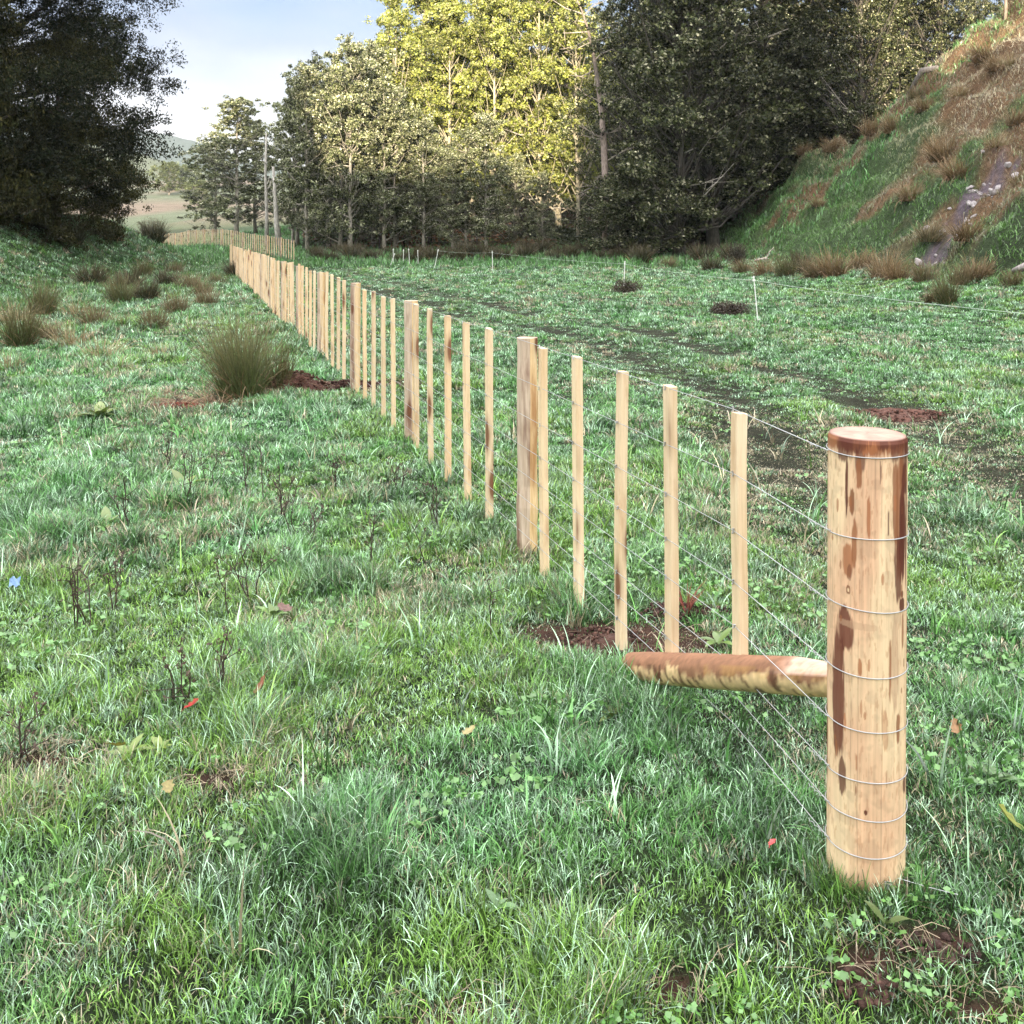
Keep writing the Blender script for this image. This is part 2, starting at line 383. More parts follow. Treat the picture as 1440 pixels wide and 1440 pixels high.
# ------------------------------------------------------------------ grass
def blade_field(n_t, xs, ys, hs, ws, cols, per=12, segs=3, spread=.05, lean=.9, R_=rng, colvar=.45):
    """n_t tufts -> arrays of blades"""
    n = n_t * per
    tx = np.repeat(xs, per); ty = np.repeat(ys, per); h = np.repeat(hs, per) * R_.uniform(.45, 1.15, n); wd = np.repeat(ws, per) * R_.uniform(.6, 1.3, n)
    ang = R_.uniform(0, 2 * np.pi, n); rad = np.repeat(np.broadcast_to(spread, n_t), per) * np.sqrt(R_.random(n))
    bx = tx + np.cos(ang) * rad; by = ty + np.sin(ang) * rad
    la = ang + R_.normal(0, 1.3, n); le = R_.uniform(.12, 1.0, n) ** .8 * 1.9 * lean
    # blade curve: starts steep, bends over
    bz = zg(bx, by) - .006
    dx, dy = np.cos(la), np.sin(la)
    ts = np.linspace(0, 1, segs + 1)
    tw = la + np.pi / 2 + R_.normal(0, .8, n)
    sx, sy = np.cos(tw), np.sin(tw)
    rows = []
    px_, pz_ = np.zeros(n), np.zeros(n)
    prev = 0
    for k, t_ in enumerate(ts):
        if k:
            an = le * (t_ - .5 / segs) ** .8
            px_ = px_ + np.sin(an) * h / segs; pz_ = pz_ + np.cos(an) * h / segs
        wk = wd * (1 - t_ ** 2.2) * .5 if k < segs else 0 * wd
        P = np.stack([bx + dx * px_, by + dy * px_, bz + pz_], -1)
        if k < segs:
            sh = np.stack([sx * wk, sy * wk, 0 * wk], -1); rows += [P - sh, P + sh]
        else: rows.append(P)
    V = np.stack(rows, 1)                                   # n, 2*segs+1, 3
    m = V.shape[1]; tri = []
    for k in range(segs - 1):
        a = 2 * k; tri += [[a, a + 1, a + 3], [a, a + 3, a + 2]]
    a = 2 * (segs - 1); tri.append([a, a + 1, a + 2])
    tri = np.array(tri); Fc = (np.arange(n)[:, None, None] * m + tri[None]).reshape(-1, 3)
    cb = np.repeat(cols, per, 0) * (1 + R_.normal(0, colvar, (n, 1))).clip(.4, 1.8)
    C = np.repeat(cb[:, None], m, 1)
    return V.reshape(-1, 3), Fc, C.reshape(-1, 3)

CA = np.array
MINT, YEL, TEAL, STRAW, DEEP, RUST = CA([.140, .340, .092]), CA([.225, .37, .05]), CA([.125, .325, .13]), CA([.46, .40, .27]), CA([.05, .14, .038]), CA([.20, .155, .10])
def grass_cols(x, y, R_):
    n = len(x)
    f1 = fbm(x * .55, y * .55, 3, 11); f2 = fbm(x * 1.7, y * 1.7, 3, 23); f3 = fbm(x * 2.3, y * 2.3, 2, 47)
    r = R_.random(n)
    c_ = np.tile(MINT, (n, 1))
    k = sstep(.48, .60, f1)[:, None]; k = k * .6; c_ = c_ * (1 - k) + YEL * k
    k = (sstep(.50, .64, f2) * .5)[:, None]; c_ = c_ * (1 - k) + TEAL * k
    k = (sstep(.55, .68, f3) * .7)[:, None]; c_ = c_ * (1 - k) + DEEP * k
    k = (sstep(.46, .60, fbm(x * .22, y * .3, 3, 140)) * sstep(7, 13, y) * .6)[:, None]; c_ = c_ * (1 - k) + (DEEP * 1.1 + TEAL * .15) * k
    k = (sstep(-7, -11, x) * sstep(14, 22, y) * .5)[:, None]; c_ = c_ * (1 - k) + DEEP * k  # grass near the left bank deepened: tree shade put into the colour
    tk = track(x, y)[:, None]; c_ = c_ * (1 - .55 * tk) + CA([.065, .12, .055]) * .55 * tk
    dry = .035 + .25 * sstep(.55, .7, fbm(x * 1.3, y * 1.3, 3, 91)) + .35 * soil(x, y) + .5 * track(x, y) * (1 - sstep(7, 11, y))
    k = (R_.random(n) < .24)[:, None]; c_ = np.where(k, CA([.44, .66, .45]), c_); k = (R_.random(n) < .32)[:, None]; c_ = np.where(k, c_ * .35, c_)  # pale share of tufts: dew glints painted into the blade colour
    k = (r < dry)[:, None]; c_ = np.where(k, STRAW * R_.uniform(.55, 1.05, (n, 1)), c_)
    return c_
def in_view(x, y, m=1.0): return (np.abs(x) < .535 * y + m)
Vs, Fs_, Cs, nn = [], [], [], 0
def push(V, Fc, C):
    global nn
    Vs.append(V.astype(np.float32)); Fs_.append((Fc + nn).astype(np.int32)); Cs.append(C.astype(np.float32)); nn += len(V)
def scatter(y0, y1, dens, R_, m=.6):
    """tuft positions; dens(Y) tufts per m2"""
    ysamp = np.linspace(y0, y1, 400); wdt = 2 * (.535 * ysamp + m); pdf = dens(ysamp) * wdt; tot = float(((pdf[1:] + pdf[:-1]) * .5 * np.diff(ysamp)).sum())
    n = int(tot); cdf = np.cumsum(pdf); cdf = cdf / cdf[-1]
    y = np.interp(R_.random(n), cdf, ysamp); x = R_.uniform(-1, 1, n) * (.535 * y + m); return x, y
PER = 13
def dn(Y): return np.minimum(1700, 1700 * (4.4 / Y) ** 1.66)
for (y0, y1, segs) in ((1.55, 7.5, 4), (7.5, 16, 3), (16, 47, 2)):
    x, y = scatter(y0, y1, dn, rng, 1.3 if y0 < 10 else .9)
    keep = rng.random(len(x)) > np.clip(.62 * soil(x, y) + .24 * track(x, y) + 1.0 * (scar(x, y) > .4), 0, .96)
    keep &= ~((x > 11.9) & (y < 60)) & (np.hypot(x - .898, y - 2.53) > .115)
    x, y = x[keep], y[keep]
    lump = fbm(x * 3.1, y * 3.1, 3, 82)
    hm = .30 + 1.3 * fbm(x * .8, y * .8, 3, 61) ** 1.3 + .9 * sstep(.56, .72, fbm(x * 2.6, y * 2.6, 2, 19))
    side = np.where(x < fence_x(y), 1.0, .82 - .25 * track(x, y))
    h = .070 * hm * (.66 + .62 * sstep(.38, .62, lump)) * side * (1 - .55 * track(x, y)) * (1 + .018 * (y - 3)) * np.clip(1 - .7 * soil(x, y), .3, 1)
    wds = .0044 * (np.maximum(y, 3) / 4.2) ** .86
    sp = .035 * (1 + .05 * y)
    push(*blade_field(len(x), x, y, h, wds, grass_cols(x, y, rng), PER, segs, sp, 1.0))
# long seed leaf blades here and there in the near field
x, y = scatter(1.6, 9, lambda Y: 12 + 0 * Y, rng)
k = rng.random(len(x)) > .5 * track(x, y); x, y = x[k], y[k]
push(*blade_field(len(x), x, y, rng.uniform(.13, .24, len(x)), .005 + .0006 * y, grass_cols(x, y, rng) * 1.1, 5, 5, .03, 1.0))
# taller grass round the feet of the posts and battens
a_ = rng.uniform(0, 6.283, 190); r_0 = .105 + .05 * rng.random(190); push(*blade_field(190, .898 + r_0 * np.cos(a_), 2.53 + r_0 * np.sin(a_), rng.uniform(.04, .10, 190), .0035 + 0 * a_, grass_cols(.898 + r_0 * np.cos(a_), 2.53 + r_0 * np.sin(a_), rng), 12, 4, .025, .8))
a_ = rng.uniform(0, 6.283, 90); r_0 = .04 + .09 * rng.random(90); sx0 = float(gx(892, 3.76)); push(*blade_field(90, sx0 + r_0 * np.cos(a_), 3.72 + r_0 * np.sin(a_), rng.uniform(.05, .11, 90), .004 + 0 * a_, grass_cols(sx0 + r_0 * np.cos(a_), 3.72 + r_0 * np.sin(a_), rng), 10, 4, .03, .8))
yq = np.repeat([3.96, 4.4, 4.83, 5.16, 5.72, 6.16, 6.63, 7.1, 7.57, 7.87, 8.43, 8.87, 9.34, 9.81, 10.28, 10.57], 9); xq = fence_x(yq) + rng.normal(0, .05, len(yq)); yq = yq + rng.normal(0, .05, len(yq)) - .05
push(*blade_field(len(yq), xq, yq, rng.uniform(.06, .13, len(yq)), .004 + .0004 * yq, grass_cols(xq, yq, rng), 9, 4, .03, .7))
# hanging strands on the bank
n = 26000
y = rng.uniform(14, 62, n); x = 11.4 + (rng.random(n) ** .8) * 18
k = in_view(x, y, 2) & (y < crest_y(x) + 2) & (scar(x, y) * rng.uniform(.4, 1, n) < .42); x, y = x[k], y[k]
fr = fbm(x * .5, y * .5, 4, 50) + .035 * (x - 16.2); kk = (sstep(.43, .58, fr) * rng.uniform(.5, 1, len(x)))[:, None]
fy = sstep(.5, .62, fbm(x * .5, y * .25, 3, 77)) * sstep(15, 19, x)
bc = (DEEP * .5 + YEL * .2 + MINT * .16) * (1 - kk) + (RUST * .8 + STRAW * .12) * kk
bc = bc * (1 - fy[:, None]) + STRAW * .9 * fy[:, None]
push(*blade_field(len(x), x, y, rng.uniform(.14, .36, len(x)), rng.uniform(.012, .024, len(x)), bc, 10, 3, .18, 1.6))
# left bank and far paddock rough growth
n = 9000
y = rng.uniform(20, 62, n); x = rng.uniform(-34, -9, n); k = in_view(x, y, 2); x, y = x[k], y[k]
push(*blade_field(len(x), x, y, rng.uniform(.15, .34, len(x)), .02 + 0 * x, DEEP * .8 + YEL * .3 * rng.random((len(x), 1)), 10, 2, .2, .9))
n = 16000
y = rng.uniform(45, 110, n); x = rng.uniform(-1, 1, n) * .55 * y; k = rng.random(n) < 1 - .8 * sstep(66, 80, y) * (x > -14); x, y = x[k], y[k]
push(*blade_field(len(x), x, y, rng.uniform(.2, .45, len(x)), .045 + 0 * x, (DEEP * .8 + MINT * .4) * rng.uniform(.5, 1.1, (len(x), 1)), 8, 2, .3, .8))
gr = mesh_obj('grass', np.vstack(Vs), [np.vstack(Fs_)], M_grass, np.vstack(Cs))
tag(gr, 'short dewy green grass covering the paddock on both sides of the fence', kind='stuff')
del Vs, Fs_, Cs

# clover and small round weeds between the blades
def leaves(Pc, nrm_bias, size, C, R_, asp=.6, droop=0.0):
    """rhombic leaves centred on Pc"""
    n = len(Pc)
    d = R_.normal(0, 1, (n, 3)); d[:, 2] = d[:, 2] * .7 - droop; d /= np.linalg.norm(d, axis=1)[:, None]
    nb = R_.normal(0, 1, (n, 3)) + nrm_bias; s_ = np.cross(d, nb); s_ /= np.linalg.norm(s_, axis=1)[:, None] + 1e-9
    L_ = np.broadcast_to(size, n)[:, None] * R_.uniform(.6, 1.3, (n, 1)); W_ = L_ * asp * .5
    V = np.stack([Pc - d * L_ * .5, Pc + s_ * W_ - d * L_ * .06, Pc + d * L_ * .5, Pc - s_ * W_ - d * L_ * .06], 1).reshape(-1, 3)
    return V, (np.arange(n)[:, None] * 4 + np.arange(4)[None]), np.repeat(C, 4, 0)
G = Geo()
x, y = scatter(1.7, 11, lambda Y: 380 * np.minimum(1, (3.5 / Y) ** 3), rng, .4)
k = (fbm(x * 2.1, y * 2.1, 3, 33) > .55) & (rng.random(len(x)) > soil(x, y)); x, y = x[k], y[k]
for j in range(3):
    a = rng.uniform(0, 6.28, len(x)) * 0 + j * 2.1 + x * 50
    r_ = .009 * (y / 3) ** .4
    P = np.stack([x + np.cos(a) * r_, y + np.sin(a) * r_, zg(x, y) + .035 + .03 * vnoise(x * 60, y * 60)], -1)
    V, q, C = leaves(P, np.array([0, 0, 3.]), .02 * (y / 3) ** .5, np.tile(CA([.12, .27, .07]), (len(x), 1)) * rng.uniform(.6, 1.3, (len(x), 1)), rng, 1.0)
    G.add(V, None, q, C)
tag(G.build('clover', M_grass), 'small round clover leaves low among the grass', kind='stuff')


# ------------------------------------------------------------------ the new post and batten fence
RZ = math.atan(-FSL)
Y0 = 2.53; X0 = .898
fence = empty('batten_fence', (X0, Y0, 0), 0)
tag(fence, 'new timber post and batten fence with thick round corner post running away into the valley', 'fence')
ca, sa = math.cos(RZ), math.sin(RZ)
def fpt(Y, off=0.0):                     # point on the fence line, off = metres towards the left side
    return np.array([fence_x(Y) - off * ca, Y - off * sa])
# corner post with its stains
H = 1.157; nth, nzz = 300, 640
th = np.linspace(-np.pi, np.pi, nth, endpoint=False); zz = np.linspace(-.12, H, nzz)
TH, ZZ = np.meshgrid(th, zz)
rad = .0945 * (1 + .035 * np.cos(TH - .6) * 0 + .012 * (fbm(TH * 1.2 + 9, ZZ * 1.3, 3) - .5) * np.cos(TH / 2) ** 2 + .008 * (fbm(TH * 5 + 40, ZZ * 3, 2) - .5) * np.cos(TH / 2) ** 2)
rad = rad * (1.0 + .016 * (ZZ / H)) * (1 - .03 * sstep(H - .008, H, ZZ))
Xp = rad * np.sin(TH); Yp = -rad * np.cos(TH)
def pst(px): return np.arcsin(np.clip((px - 1217) / 56.5, -1, 1))
def pz(py): return EYE - (py - HOR) * 2.43 / F
cream = CA([.82, .62, .39]); pink = CA([.72, .46, .29]); brn = CA([.36, .135, .055]); dk = CA([.10, .024, .014])
tt, z_ = TH.ravel(), ZZ.ravel()
def an(a, b, sx_, sz_, o, sd):
    # vertical grain: stretched noise without octave rotation
    v = 0; am = .5; t_ = 0; a = a + .16 * (fbm(a * 1.5 + sd, b * 2.5, 3) - .5)
    for i_ in range(o): v = v + am * vnoise(a * sx_ * 2 ** i_ + 31 * i_ + sd, b * sz_ * 2 ** i_ + 7 * i_ + sd * 2); t_ += am; am *= .55
    return v / t_
f1 = fbm(tt * 1.5 + 20, z_ * 3.5, 4, 3)[:, None]; f2 = an(tt, z_, 16, 2.2, 4, 60)[:, None]; f3 = fbm(tt * 3 + 20, z_ * 30, 3, 16)[:, None]; f4 = an(tt, z_, 40, 3, 3, 90)[:, None]
pc = cream * (1 - sstep(.3, .75, f1)) + pink * sstep(.3, .75, f1)
pc = pc * (.80 + .34 * f2) * (.92 + .16 * f3) * (.92 + .15 * f4)
ck = sstep(.73, .80, an(tt, z_, 26, 1.3, 3, 140))[:, None]; pc = pc * (1 - .3 * ck) + dk * .3 * ck
pc = pc * (1 - .18 * sstep(.55, .75, f3)) 
sp = sstep(.66, .74, fbm(tt * 22 + 99, z_ * 40, 2, 71))[:, None]; pc = pc * (1 - .3 * sp) + brn * .3 * sp
def stain(th0, zt, zb, wd, colr, st=1.0, drift=0.0, rough=.9):
    global pc
    zc, hh = (zt + zb) / 2, (zt - zb) / 2
    d = np.abs(tt - th0 - drift * (z_ - zc)) / wd; v = np.abs(z_ - zc) / hh
    nn_ = an(tt, z_ + th0, 16, 6, 4, 13) - .5; n2 = an(tt, z_, 45, 22, 3, 33) - .5
    m_ = (1 - sstep(.86, 1.16, np.sqrt(d ** 2 + v ** 3) + rough * nn_ + .45 * n2))[:, None] * st
    pc = pc * (1 - m_) + CA(colr) * m_
stain(0, 1.3, pz(641), 9, brn * .8, .95, 0, .25)
for px_, zb, wd_, c_, s_ in ((1170, 655, .25, dk, .8), (1190, 668, .14, dk, .75), (1200, 640, .3, brn, .9), (1222, 636, .12, dk, .7), (1240, 650, .2, dk, .7), (1256, 700, .2, dk, .8), (1180, 640, .35, dk, .7), (1230, 634, .5, dk, .6), (1266, 650, .3, dk, .9)):
    stain(pst(px_), 1.2, pz(zb), wd_, c_, s_)
stain(pst(1174), pz(645), pz(735), .035, dk, .95, 0, .5); stain(pst(1180), pz(690), pz(728), .05, brn * .6, .9, 0)
stain(pst(1188), pz(645), pz(690), .06, brn * .8, .9); stain(pst(1216), pz(650), pz(680), .018, dk, .7)
stain(pst(1250), pz(640), pz(822), .20, brn * .75, .85, 0, .5); stain(pst(1254), pz(690), pz(822), .15, dk, .95, 0, .8); stain(pst(1262), pz(640), pz(830), .06, dk, .9, 0, .6)
stain(pst(1228), pz(720), pz(757), .02, dk, .8); stain(pst(1175), pz(770), pz(820), .13, brn, .85); stain(pst(1177), pz(800), pz(822), .07, dk, .5)
stain(pst(1268), pz(830), pz(960), .1, brn, .7, 0, .7); stain(pst(1253), pz(846), pz(866), .12, dk, .95, 0, .4); stain(pst(1255), pz(866), pz(920), .05, brn * .7, .8)
stain(pst(1253), pz(836), pz(846), .06, dk, .9, 0, .1); stain(pst(1176), pz(830), pz(843), .05, brn * .6, .9, 0, .2); stain(pst(1176), pz(834), pz(840), .025, cream, .9, 0, .1)
stain(pst(1173), pz(862), pz(922), .22, dk * 1.3, .9, -.4, .8); stain(pst(1166), pz(900), pz(1075), .20, dk * 1.2, .9, 0, .6)
stain(pst(1185), pz(880), pz(890), .6, pink * .7, .5); stain(pst(1240), pz(870), pz(1010), .12, pink * .62, .6); stain(pst(1225), pz(1000), pz(1060), .08, brn, .45, 0, 1.4)
stain(pst(1262), pz(1105), pz(1128), .14, dk, .8, 0, .9); stain(pst(1198), pz(1143), pz(1150), .04, dk, .95, 0, .2); stain(pst(1268), pz(960), pz(1100), .05, brn * .7, .6)
for px_, t_, b_, w_, c_ in ((1240, 655, 770, .10, brn * .7), (1245, 760, 850, .12, dk), (1258, 655, 700, .16, dk), (1200, 700, 760, .05, brn), (1183, 735, 800, .07, brn * .8), (1232, 905, 990, .035, brn * .8), (1170, 1080, 1130, .10, dk), (1190, 930, 955, .05, brn), (1246, 1010, 1050, .05, brn * .7)):
    stain(pst(px_), pz(t_), pz(b_), w_, c_, .85, 0, 1.1)
stain(0, pz(1250), -.2, 9, pink * .45, .6)
for _k in range(30):
    t_ = rng.uniform(-1.4, 1.4); zc_ = rng.uniform(.12, 1.08); stain(t_, zc_ + rng.uniform(.01, .05), zc_, rng.uniform(.012, .04), brn * rng.uniform(.5, 1.2), .7, 0, .4)
for _k in range(26):
    t_ = rng.uniform(1.6, 4.7) - np.pi * 2 * (rng.random() > .5); zc_ = rng.uniform(.1, 1.0); stain(t_, zc_ + rng.uniform(.05, .3), zc_, rng.uniform(.05, .2), brn * rng.uniform(.3, 1.1), .8, 0, .8)
V = np.stack([Xp.ravel(), Yp.ravel(), z_], -1)
ii = (np.arange(nzz - 1)[:, None] * nth + np.arange(nth)[None]); jj = (np.arange(nzz - 1)[:, None] * nth + (np.arange(nth)[None] + 1) % nth)
q = np.stack([ii, jj, jj + nth, ii + nth], -1).reshape(-1, 4)
# top face with growth rings, slightly tilted
rr = np.array([.985, .9, .8, .7, .6, .5, .4, .3, .2, .1, .03])
tv, tcv = [], []
for r_ in rr:
    tv.append(np.stack([Xp[-1] * r_, Yp[-1] * r_, np.full(nth, H + .0045 * (1 - .4 * r_)) + .0 * Xp[-1]], -1))
    rg = .5 + .5 * np.sin(r_ * 60); k_ = fbm(th * 2 + 11, th * 0 + r_ * 3, 3)[:, None]
    tcv.append((CA([.50, .30, .235]) * (1 - .28 * rg)) * (.65 + .55 * k_))
base_i = len(V); V = np.vstack([V] + tv); pc = np.vstack([pc] + tcv); pc[base_i:base_i + nth] *= .7
qs = [q]
prev = (nzz - 1) * nth
for k_ in range(len(rr)):
    cur = base_i + k_ * nth; a_ = np.arange(nth)
    qs.append(np.stack([prev + a_, prev + (a_ + 1) % nth, cur + (a_ + 1) % nth, cur + a_], -1)); prev = cur
V = np.vstack([V, [[0, 0, H + .004]]]); pc = np.vstack([pc, [[.35, .18, .14]]])
capf = np.stack([prev + np.arange(nth), prev + (np.arange(nth) + 1) % nth, np.full(nth, len(V) - 1)], -1)
corner = mesh_obj('corner_post', V, [capf, np.vstack(qs)], M_post, pc.clip(0, 1), fence, smooth=True)
# gentle lean like the photograph
corner.rotation_euler = (0, R(.25), 0)
WY = [648, 764, 866, 958, 1036, 1107, 1160, 1212]
WZ = [pz(y_) for y_ in WY]
for k, z0 in enumerate(WZ):
    a = np.linspace(-2.9, 1.95, 60); wob = .0016 * np.sin(a * 2 + k * 1.7) + (a * .0035 if k > 4 else a * .0012 * (1 if k % 2 else -1))
    G = Geo(); rr_ = .0975 * (1 + .016 * z0 / H)
    G.tube(np.stack([rr_ * np.sin(a), -rr_ * np.cos(a), z0 + .006 + wob], -1), .0013, 6)
    # the twisted tail that ties the loop back on to the line wire
    b = np.linspace(0, 1, 24); Lx = -.098 - .012 * 0
    P0 = np.array([-.098, -.012, z0 + .004]); dirw = np.array([-sa * 1.0, ca, 0])
    tp = P0 + dirw * b[:, None] * .09 + .0028 * np.stack([np.cos(b * 26), 0 * b, np.sin(b * 26)], -1)
    G.tube(tp, .0009, 5)
    G.build('wire_loop', M_wire, corner, True)
G = Geo(); G.box((.018, -.097, .075), (.010, .004, .018)); G.tube([(.02, -.099, .085), (.03, -.112, .078), (.028, -.118, .066)], .0013, 5); G.tube([(.05, -.086, .085), (.12, -.105, .075), (.19, -.10, .055)], .0009, 5)
G.build('wire_staple', M_wire, corner)

# diagonal stay: a peeled log wedged between the corner post and the ground
A_ = np.array([fence_x(2.62) - .0, 2.62, .497]); B_ = np.array([gx(890, 3.80), 3.80, .012])
k_ = 90; n_ = 40; tl = np.linspace(0, 1, k_); thl = np.arange(n_) * 2 * np.pi / n_
P = A_ + (B_ - A_) * tl[:, None]; T = (B_ - A_) / np.linalg.norm(B_ - A_)
SA = np.cross(T, [0, 0, 1.]); SA /= np.linalg.norm(SA); SB = np.cross(SA, T)
rl = .0485 * (1 + .07 * np.sin(tl * np.pi) + .10 * tl + .05 * (fbm(tl * 4, tl * 0, 2) - .5))
TL, HL = np.meshgrid(thl, tl)
rv = rl[:, None] * (1 + .05 * (fbm(TL * 0 + HL * 6, HL * 0 + 3, 2) - .5) + .03 * (fbm(np.cos(TL) * 3 + 8, HL * 9 + np.sin(TL) * 3, 3) - .5))
# the end against the post is notched flatter on top
rv = np.where((np.sin(TL) > .3) & (HL < .16), rv * (1 - .30 * (1 - HL / .16) * np.clip((np.sin(TL) - .3) / .7, 0, 1)), rv)
V = P[:, None] + rv[..., None] * (np.cos(TL)[..., None] * SA + np.sin(TL)[..., None] * SB)
V = V.reshape(-1, 3)
ht = np.sin(TL).ravel(); hl_ = HL.ravel()
f_ = fbm(hl_ * 22 + 5, TL.ravel() * 1.6, 4, 8); g_ = fbm(hl_ * 60, TL.ravel() * 1.1, 4, 5)
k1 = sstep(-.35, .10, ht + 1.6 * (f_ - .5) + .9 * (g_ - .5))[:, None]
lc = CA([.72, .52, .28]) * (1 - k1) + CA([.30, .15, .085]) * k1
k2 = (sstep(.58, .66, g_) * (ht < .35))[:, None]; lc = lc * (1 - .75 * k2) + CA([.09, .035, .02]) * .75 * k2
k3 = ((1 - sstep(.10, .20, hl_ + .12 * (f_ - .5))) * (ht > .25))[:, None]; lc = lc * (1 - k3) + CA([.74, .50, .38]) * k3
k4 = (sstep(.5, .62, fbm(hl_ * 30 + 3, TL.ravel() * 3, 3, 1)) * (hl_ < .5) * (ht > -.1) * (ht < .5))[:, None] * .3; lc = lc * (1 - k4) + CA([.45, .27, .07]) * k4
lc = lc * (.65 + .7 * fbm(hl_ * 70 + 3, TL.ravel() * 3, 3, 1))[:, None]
i_ = (np.arange(k_ - 1)[:, None] * n_ + np.arange(n_)[None]); j_ = (np.arange(k_ - 1)[:, None] * n_ + (np.arange(n_)[None] + 1) % n_)
q = np.stack([i_, j_, j_ + n_, i_ + n_], -1).reshape(-1, 4)
V = np.vstack([V, A_, B_]); lc = np.vstack([lc, [[.6, .4, .25]], [[.3, .16, .09]]]); a = np.arange(n_)
f3 = np.vstack([np.stack([np.full(n_, k_ * n_), (a + 1) % n_, a], -1), np.stack([np.full(n_, k_ * n_ + 1), (k_ - 1) * n_ + a, (k_ - 1) * n_ + (a + 1) % n_], -1)])
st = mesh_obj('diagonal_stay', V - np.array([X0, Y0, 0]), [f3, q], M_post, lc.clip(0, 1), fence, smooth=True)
st['label'] = 'bark-stained peeled log braced from the corner post down to the soil'

def batten_mesh(L_, seed, wd=.050, tk=.034):
    r_ = np.random.default_rng(seed); k = 14
    z = np.linspace(0, L_, k); bow = .004 * np.sin(z / L_ * np.pi * r_.uniform(.6, 1.6) + r_.uniform(0, 3)); bow2 = .004 * np.sin(z / L_ * np.pi * r_.uniform(.6, 1.6) + r_.uniform(0, 3))
    e = .0035
    prof = np.array([(-tk / 2 + e, -wd / 2), (tk / 2 - e, -wd / 2), (tk / 2, -wd / 2 + e), (tk / 2, wd / 2 - e), (tk / 2 - e, wd / 2), (-tk / 2 + e, wd / 2), (-tk / 2, wd / 2 - e), (-tk / 2, -wd / 2 + e)])
    V = np.stack([np.column_stack([prof[:, 0] * (1 + r_.normal(0, .015)) + b1, prof[:, 1] * (1 + r_.normal(0, .015)) + b2, np.full(8, zz_)]) for zz_, b1, b2 in zip(z, bow, bow2)])
    V[-1, :, 2] += prof[:, 0] * r_.normal(0, .06) + prof[:, 1] * r_.normal(0, .06)
    V = V.reshape(-1, 3); i_ = np.arange(k - 1)[:, None] * 8; j = np.arange(8)[None]
    q = np.stack([i_ + j, i_ + (j + 1) % 8, i_ + 8 + (j + 1) % 8, i_ + 8 + j], -1).reshape(-1, 4)
    t_ = (k - 1) * 8; q2 = np.array([[0, 7, 6, 5], [0, 5, 4, 3], [0, 3, 2, 1], [t_, t_ + 1, t_ + 2, t_ + 3], [t_, t_ + 3, t_ + 4, t_ + 5], [t_, t_ + 5, t_ + 6, t_ + 7]])
    return V, np.vstack([q, q2])
BT = []; LAST = [None]
def place_batten(x, y, zb, zt, root, first_store, rz=RZ):
    L_ = zt - zb
    if first_store is not None and len(first_store) < 9 or abs(L_ - 1.13) > .12:
        V, q = batten_mesh(L_, int(rng.integers(1e6))); o = mesh_obj('batten', V, [q], M_batten, None, root); 
        if first_store is not None and abs(L_ - 1.13) <= .12: first_store.append(o)
    else:
        o = first_store[int(rng.integers(len(first_store)))].copy(); COL.objects.link(o); o.parent = root
    o.location = (x - root.location.x, y - root.location.y, zb - root.location.z); LAST[0] = o
    o.rotation_euler = (rng.normal(0, .006), rng.normal(0, .006), rz + rng.normal(0, .05)); return o
PT = []
def half_post(x, y, zt, root, rz):
    if not PT:
        for s_ in range(3):
            r_ = .058; a = np.linspace(R(-12), R(192), 20)
            prof = np.vstack([np.column_stack([r_ * np.cos(a), r_ * np.sin(a)]), [[-r_ * .5, -.042], [0, -.055], [r_ * .5, -.042]]]); k = 12; n_ = len(prof)
            z = np.linspace(0, 1, k); rg_ = np.random.default_rng(s_ + 5)
            V = np.stack([np.column_stack([prof * (1 + .035 * rg_.normal()) + rg_.normal(0, .001, 2), np.full(n_, zz_ * 1.20)]) for zz_ in z])
            V = V.reshape(-1, 3); i_ = np.arange(k - 1)[:, None] * n_; j = np.arange(n_)[None]
            q = np.stack([i_ + j, i_ + (j + 1) % n_, i_ + n_ + (j + 1) % n_, i_ + n_ + j], -1).reshape(-1, 4)
            V = np.vstack([V, [[0, .01, 1.203]]]); t3 = np.stack([(k - 1) * n_ + np.arange(n_), (k - 1) * n_ + (np.arange(n_) + 1) % n_, np.full(n_, len(V) - 1)], -1)
            mi = np.concatenate([np.full(n_, 1), ((np.tile(np.arange(n_), k - 1) < 20).astype(int) * 1)])
            me_o = mesh_obj('line_post', V, [t3, q], None, None, None, False, [M_hr1, M_hr2], mi); PT.append(me_o)
        o = PT[0]
    else:
        o = None
    if o is None:
        if half_post.n < 3: o = PT[half_post.n]
        else: o = PT[int(rng.integers(3))].copy(); COL.objects.link(o)
    half_post.n += 1
    o.parent = root; o.location = (x - root.location.x, y - root.location.y, zt - 1.20 - root.location.z); o.rotation_euler = (rng.normal(0, .006), rng.normal(0, .006), rz)
    return o
half_post.n = 0
py_ = [5.16 + 2.706 * k for k in range(15)]
for Yp_ in py_:
    p = fpt(Yp_, -.035); half_post(p[0], p[1], float(zg(*p)) * .3 + 1.125 + rng.normal(0, .006), fence, RZ + R(28))
bys = [3.11, 3.55, 3.96, 4.40, 4.83]
for k, Yp_ in enumerate(py_[:-1]): bys += [Yp_ + d for d in (.56, 1.0, 1.47, 1.94, 2.41)]
gs = Geo(); gs.box((0, 0, 0), (.0045, .004, .016)); gs.box((-.0015, 0, .007), (.006, .004, .003)); gs.box((-.0015, 0, -.007), (.006, .004, .003)); STP = None
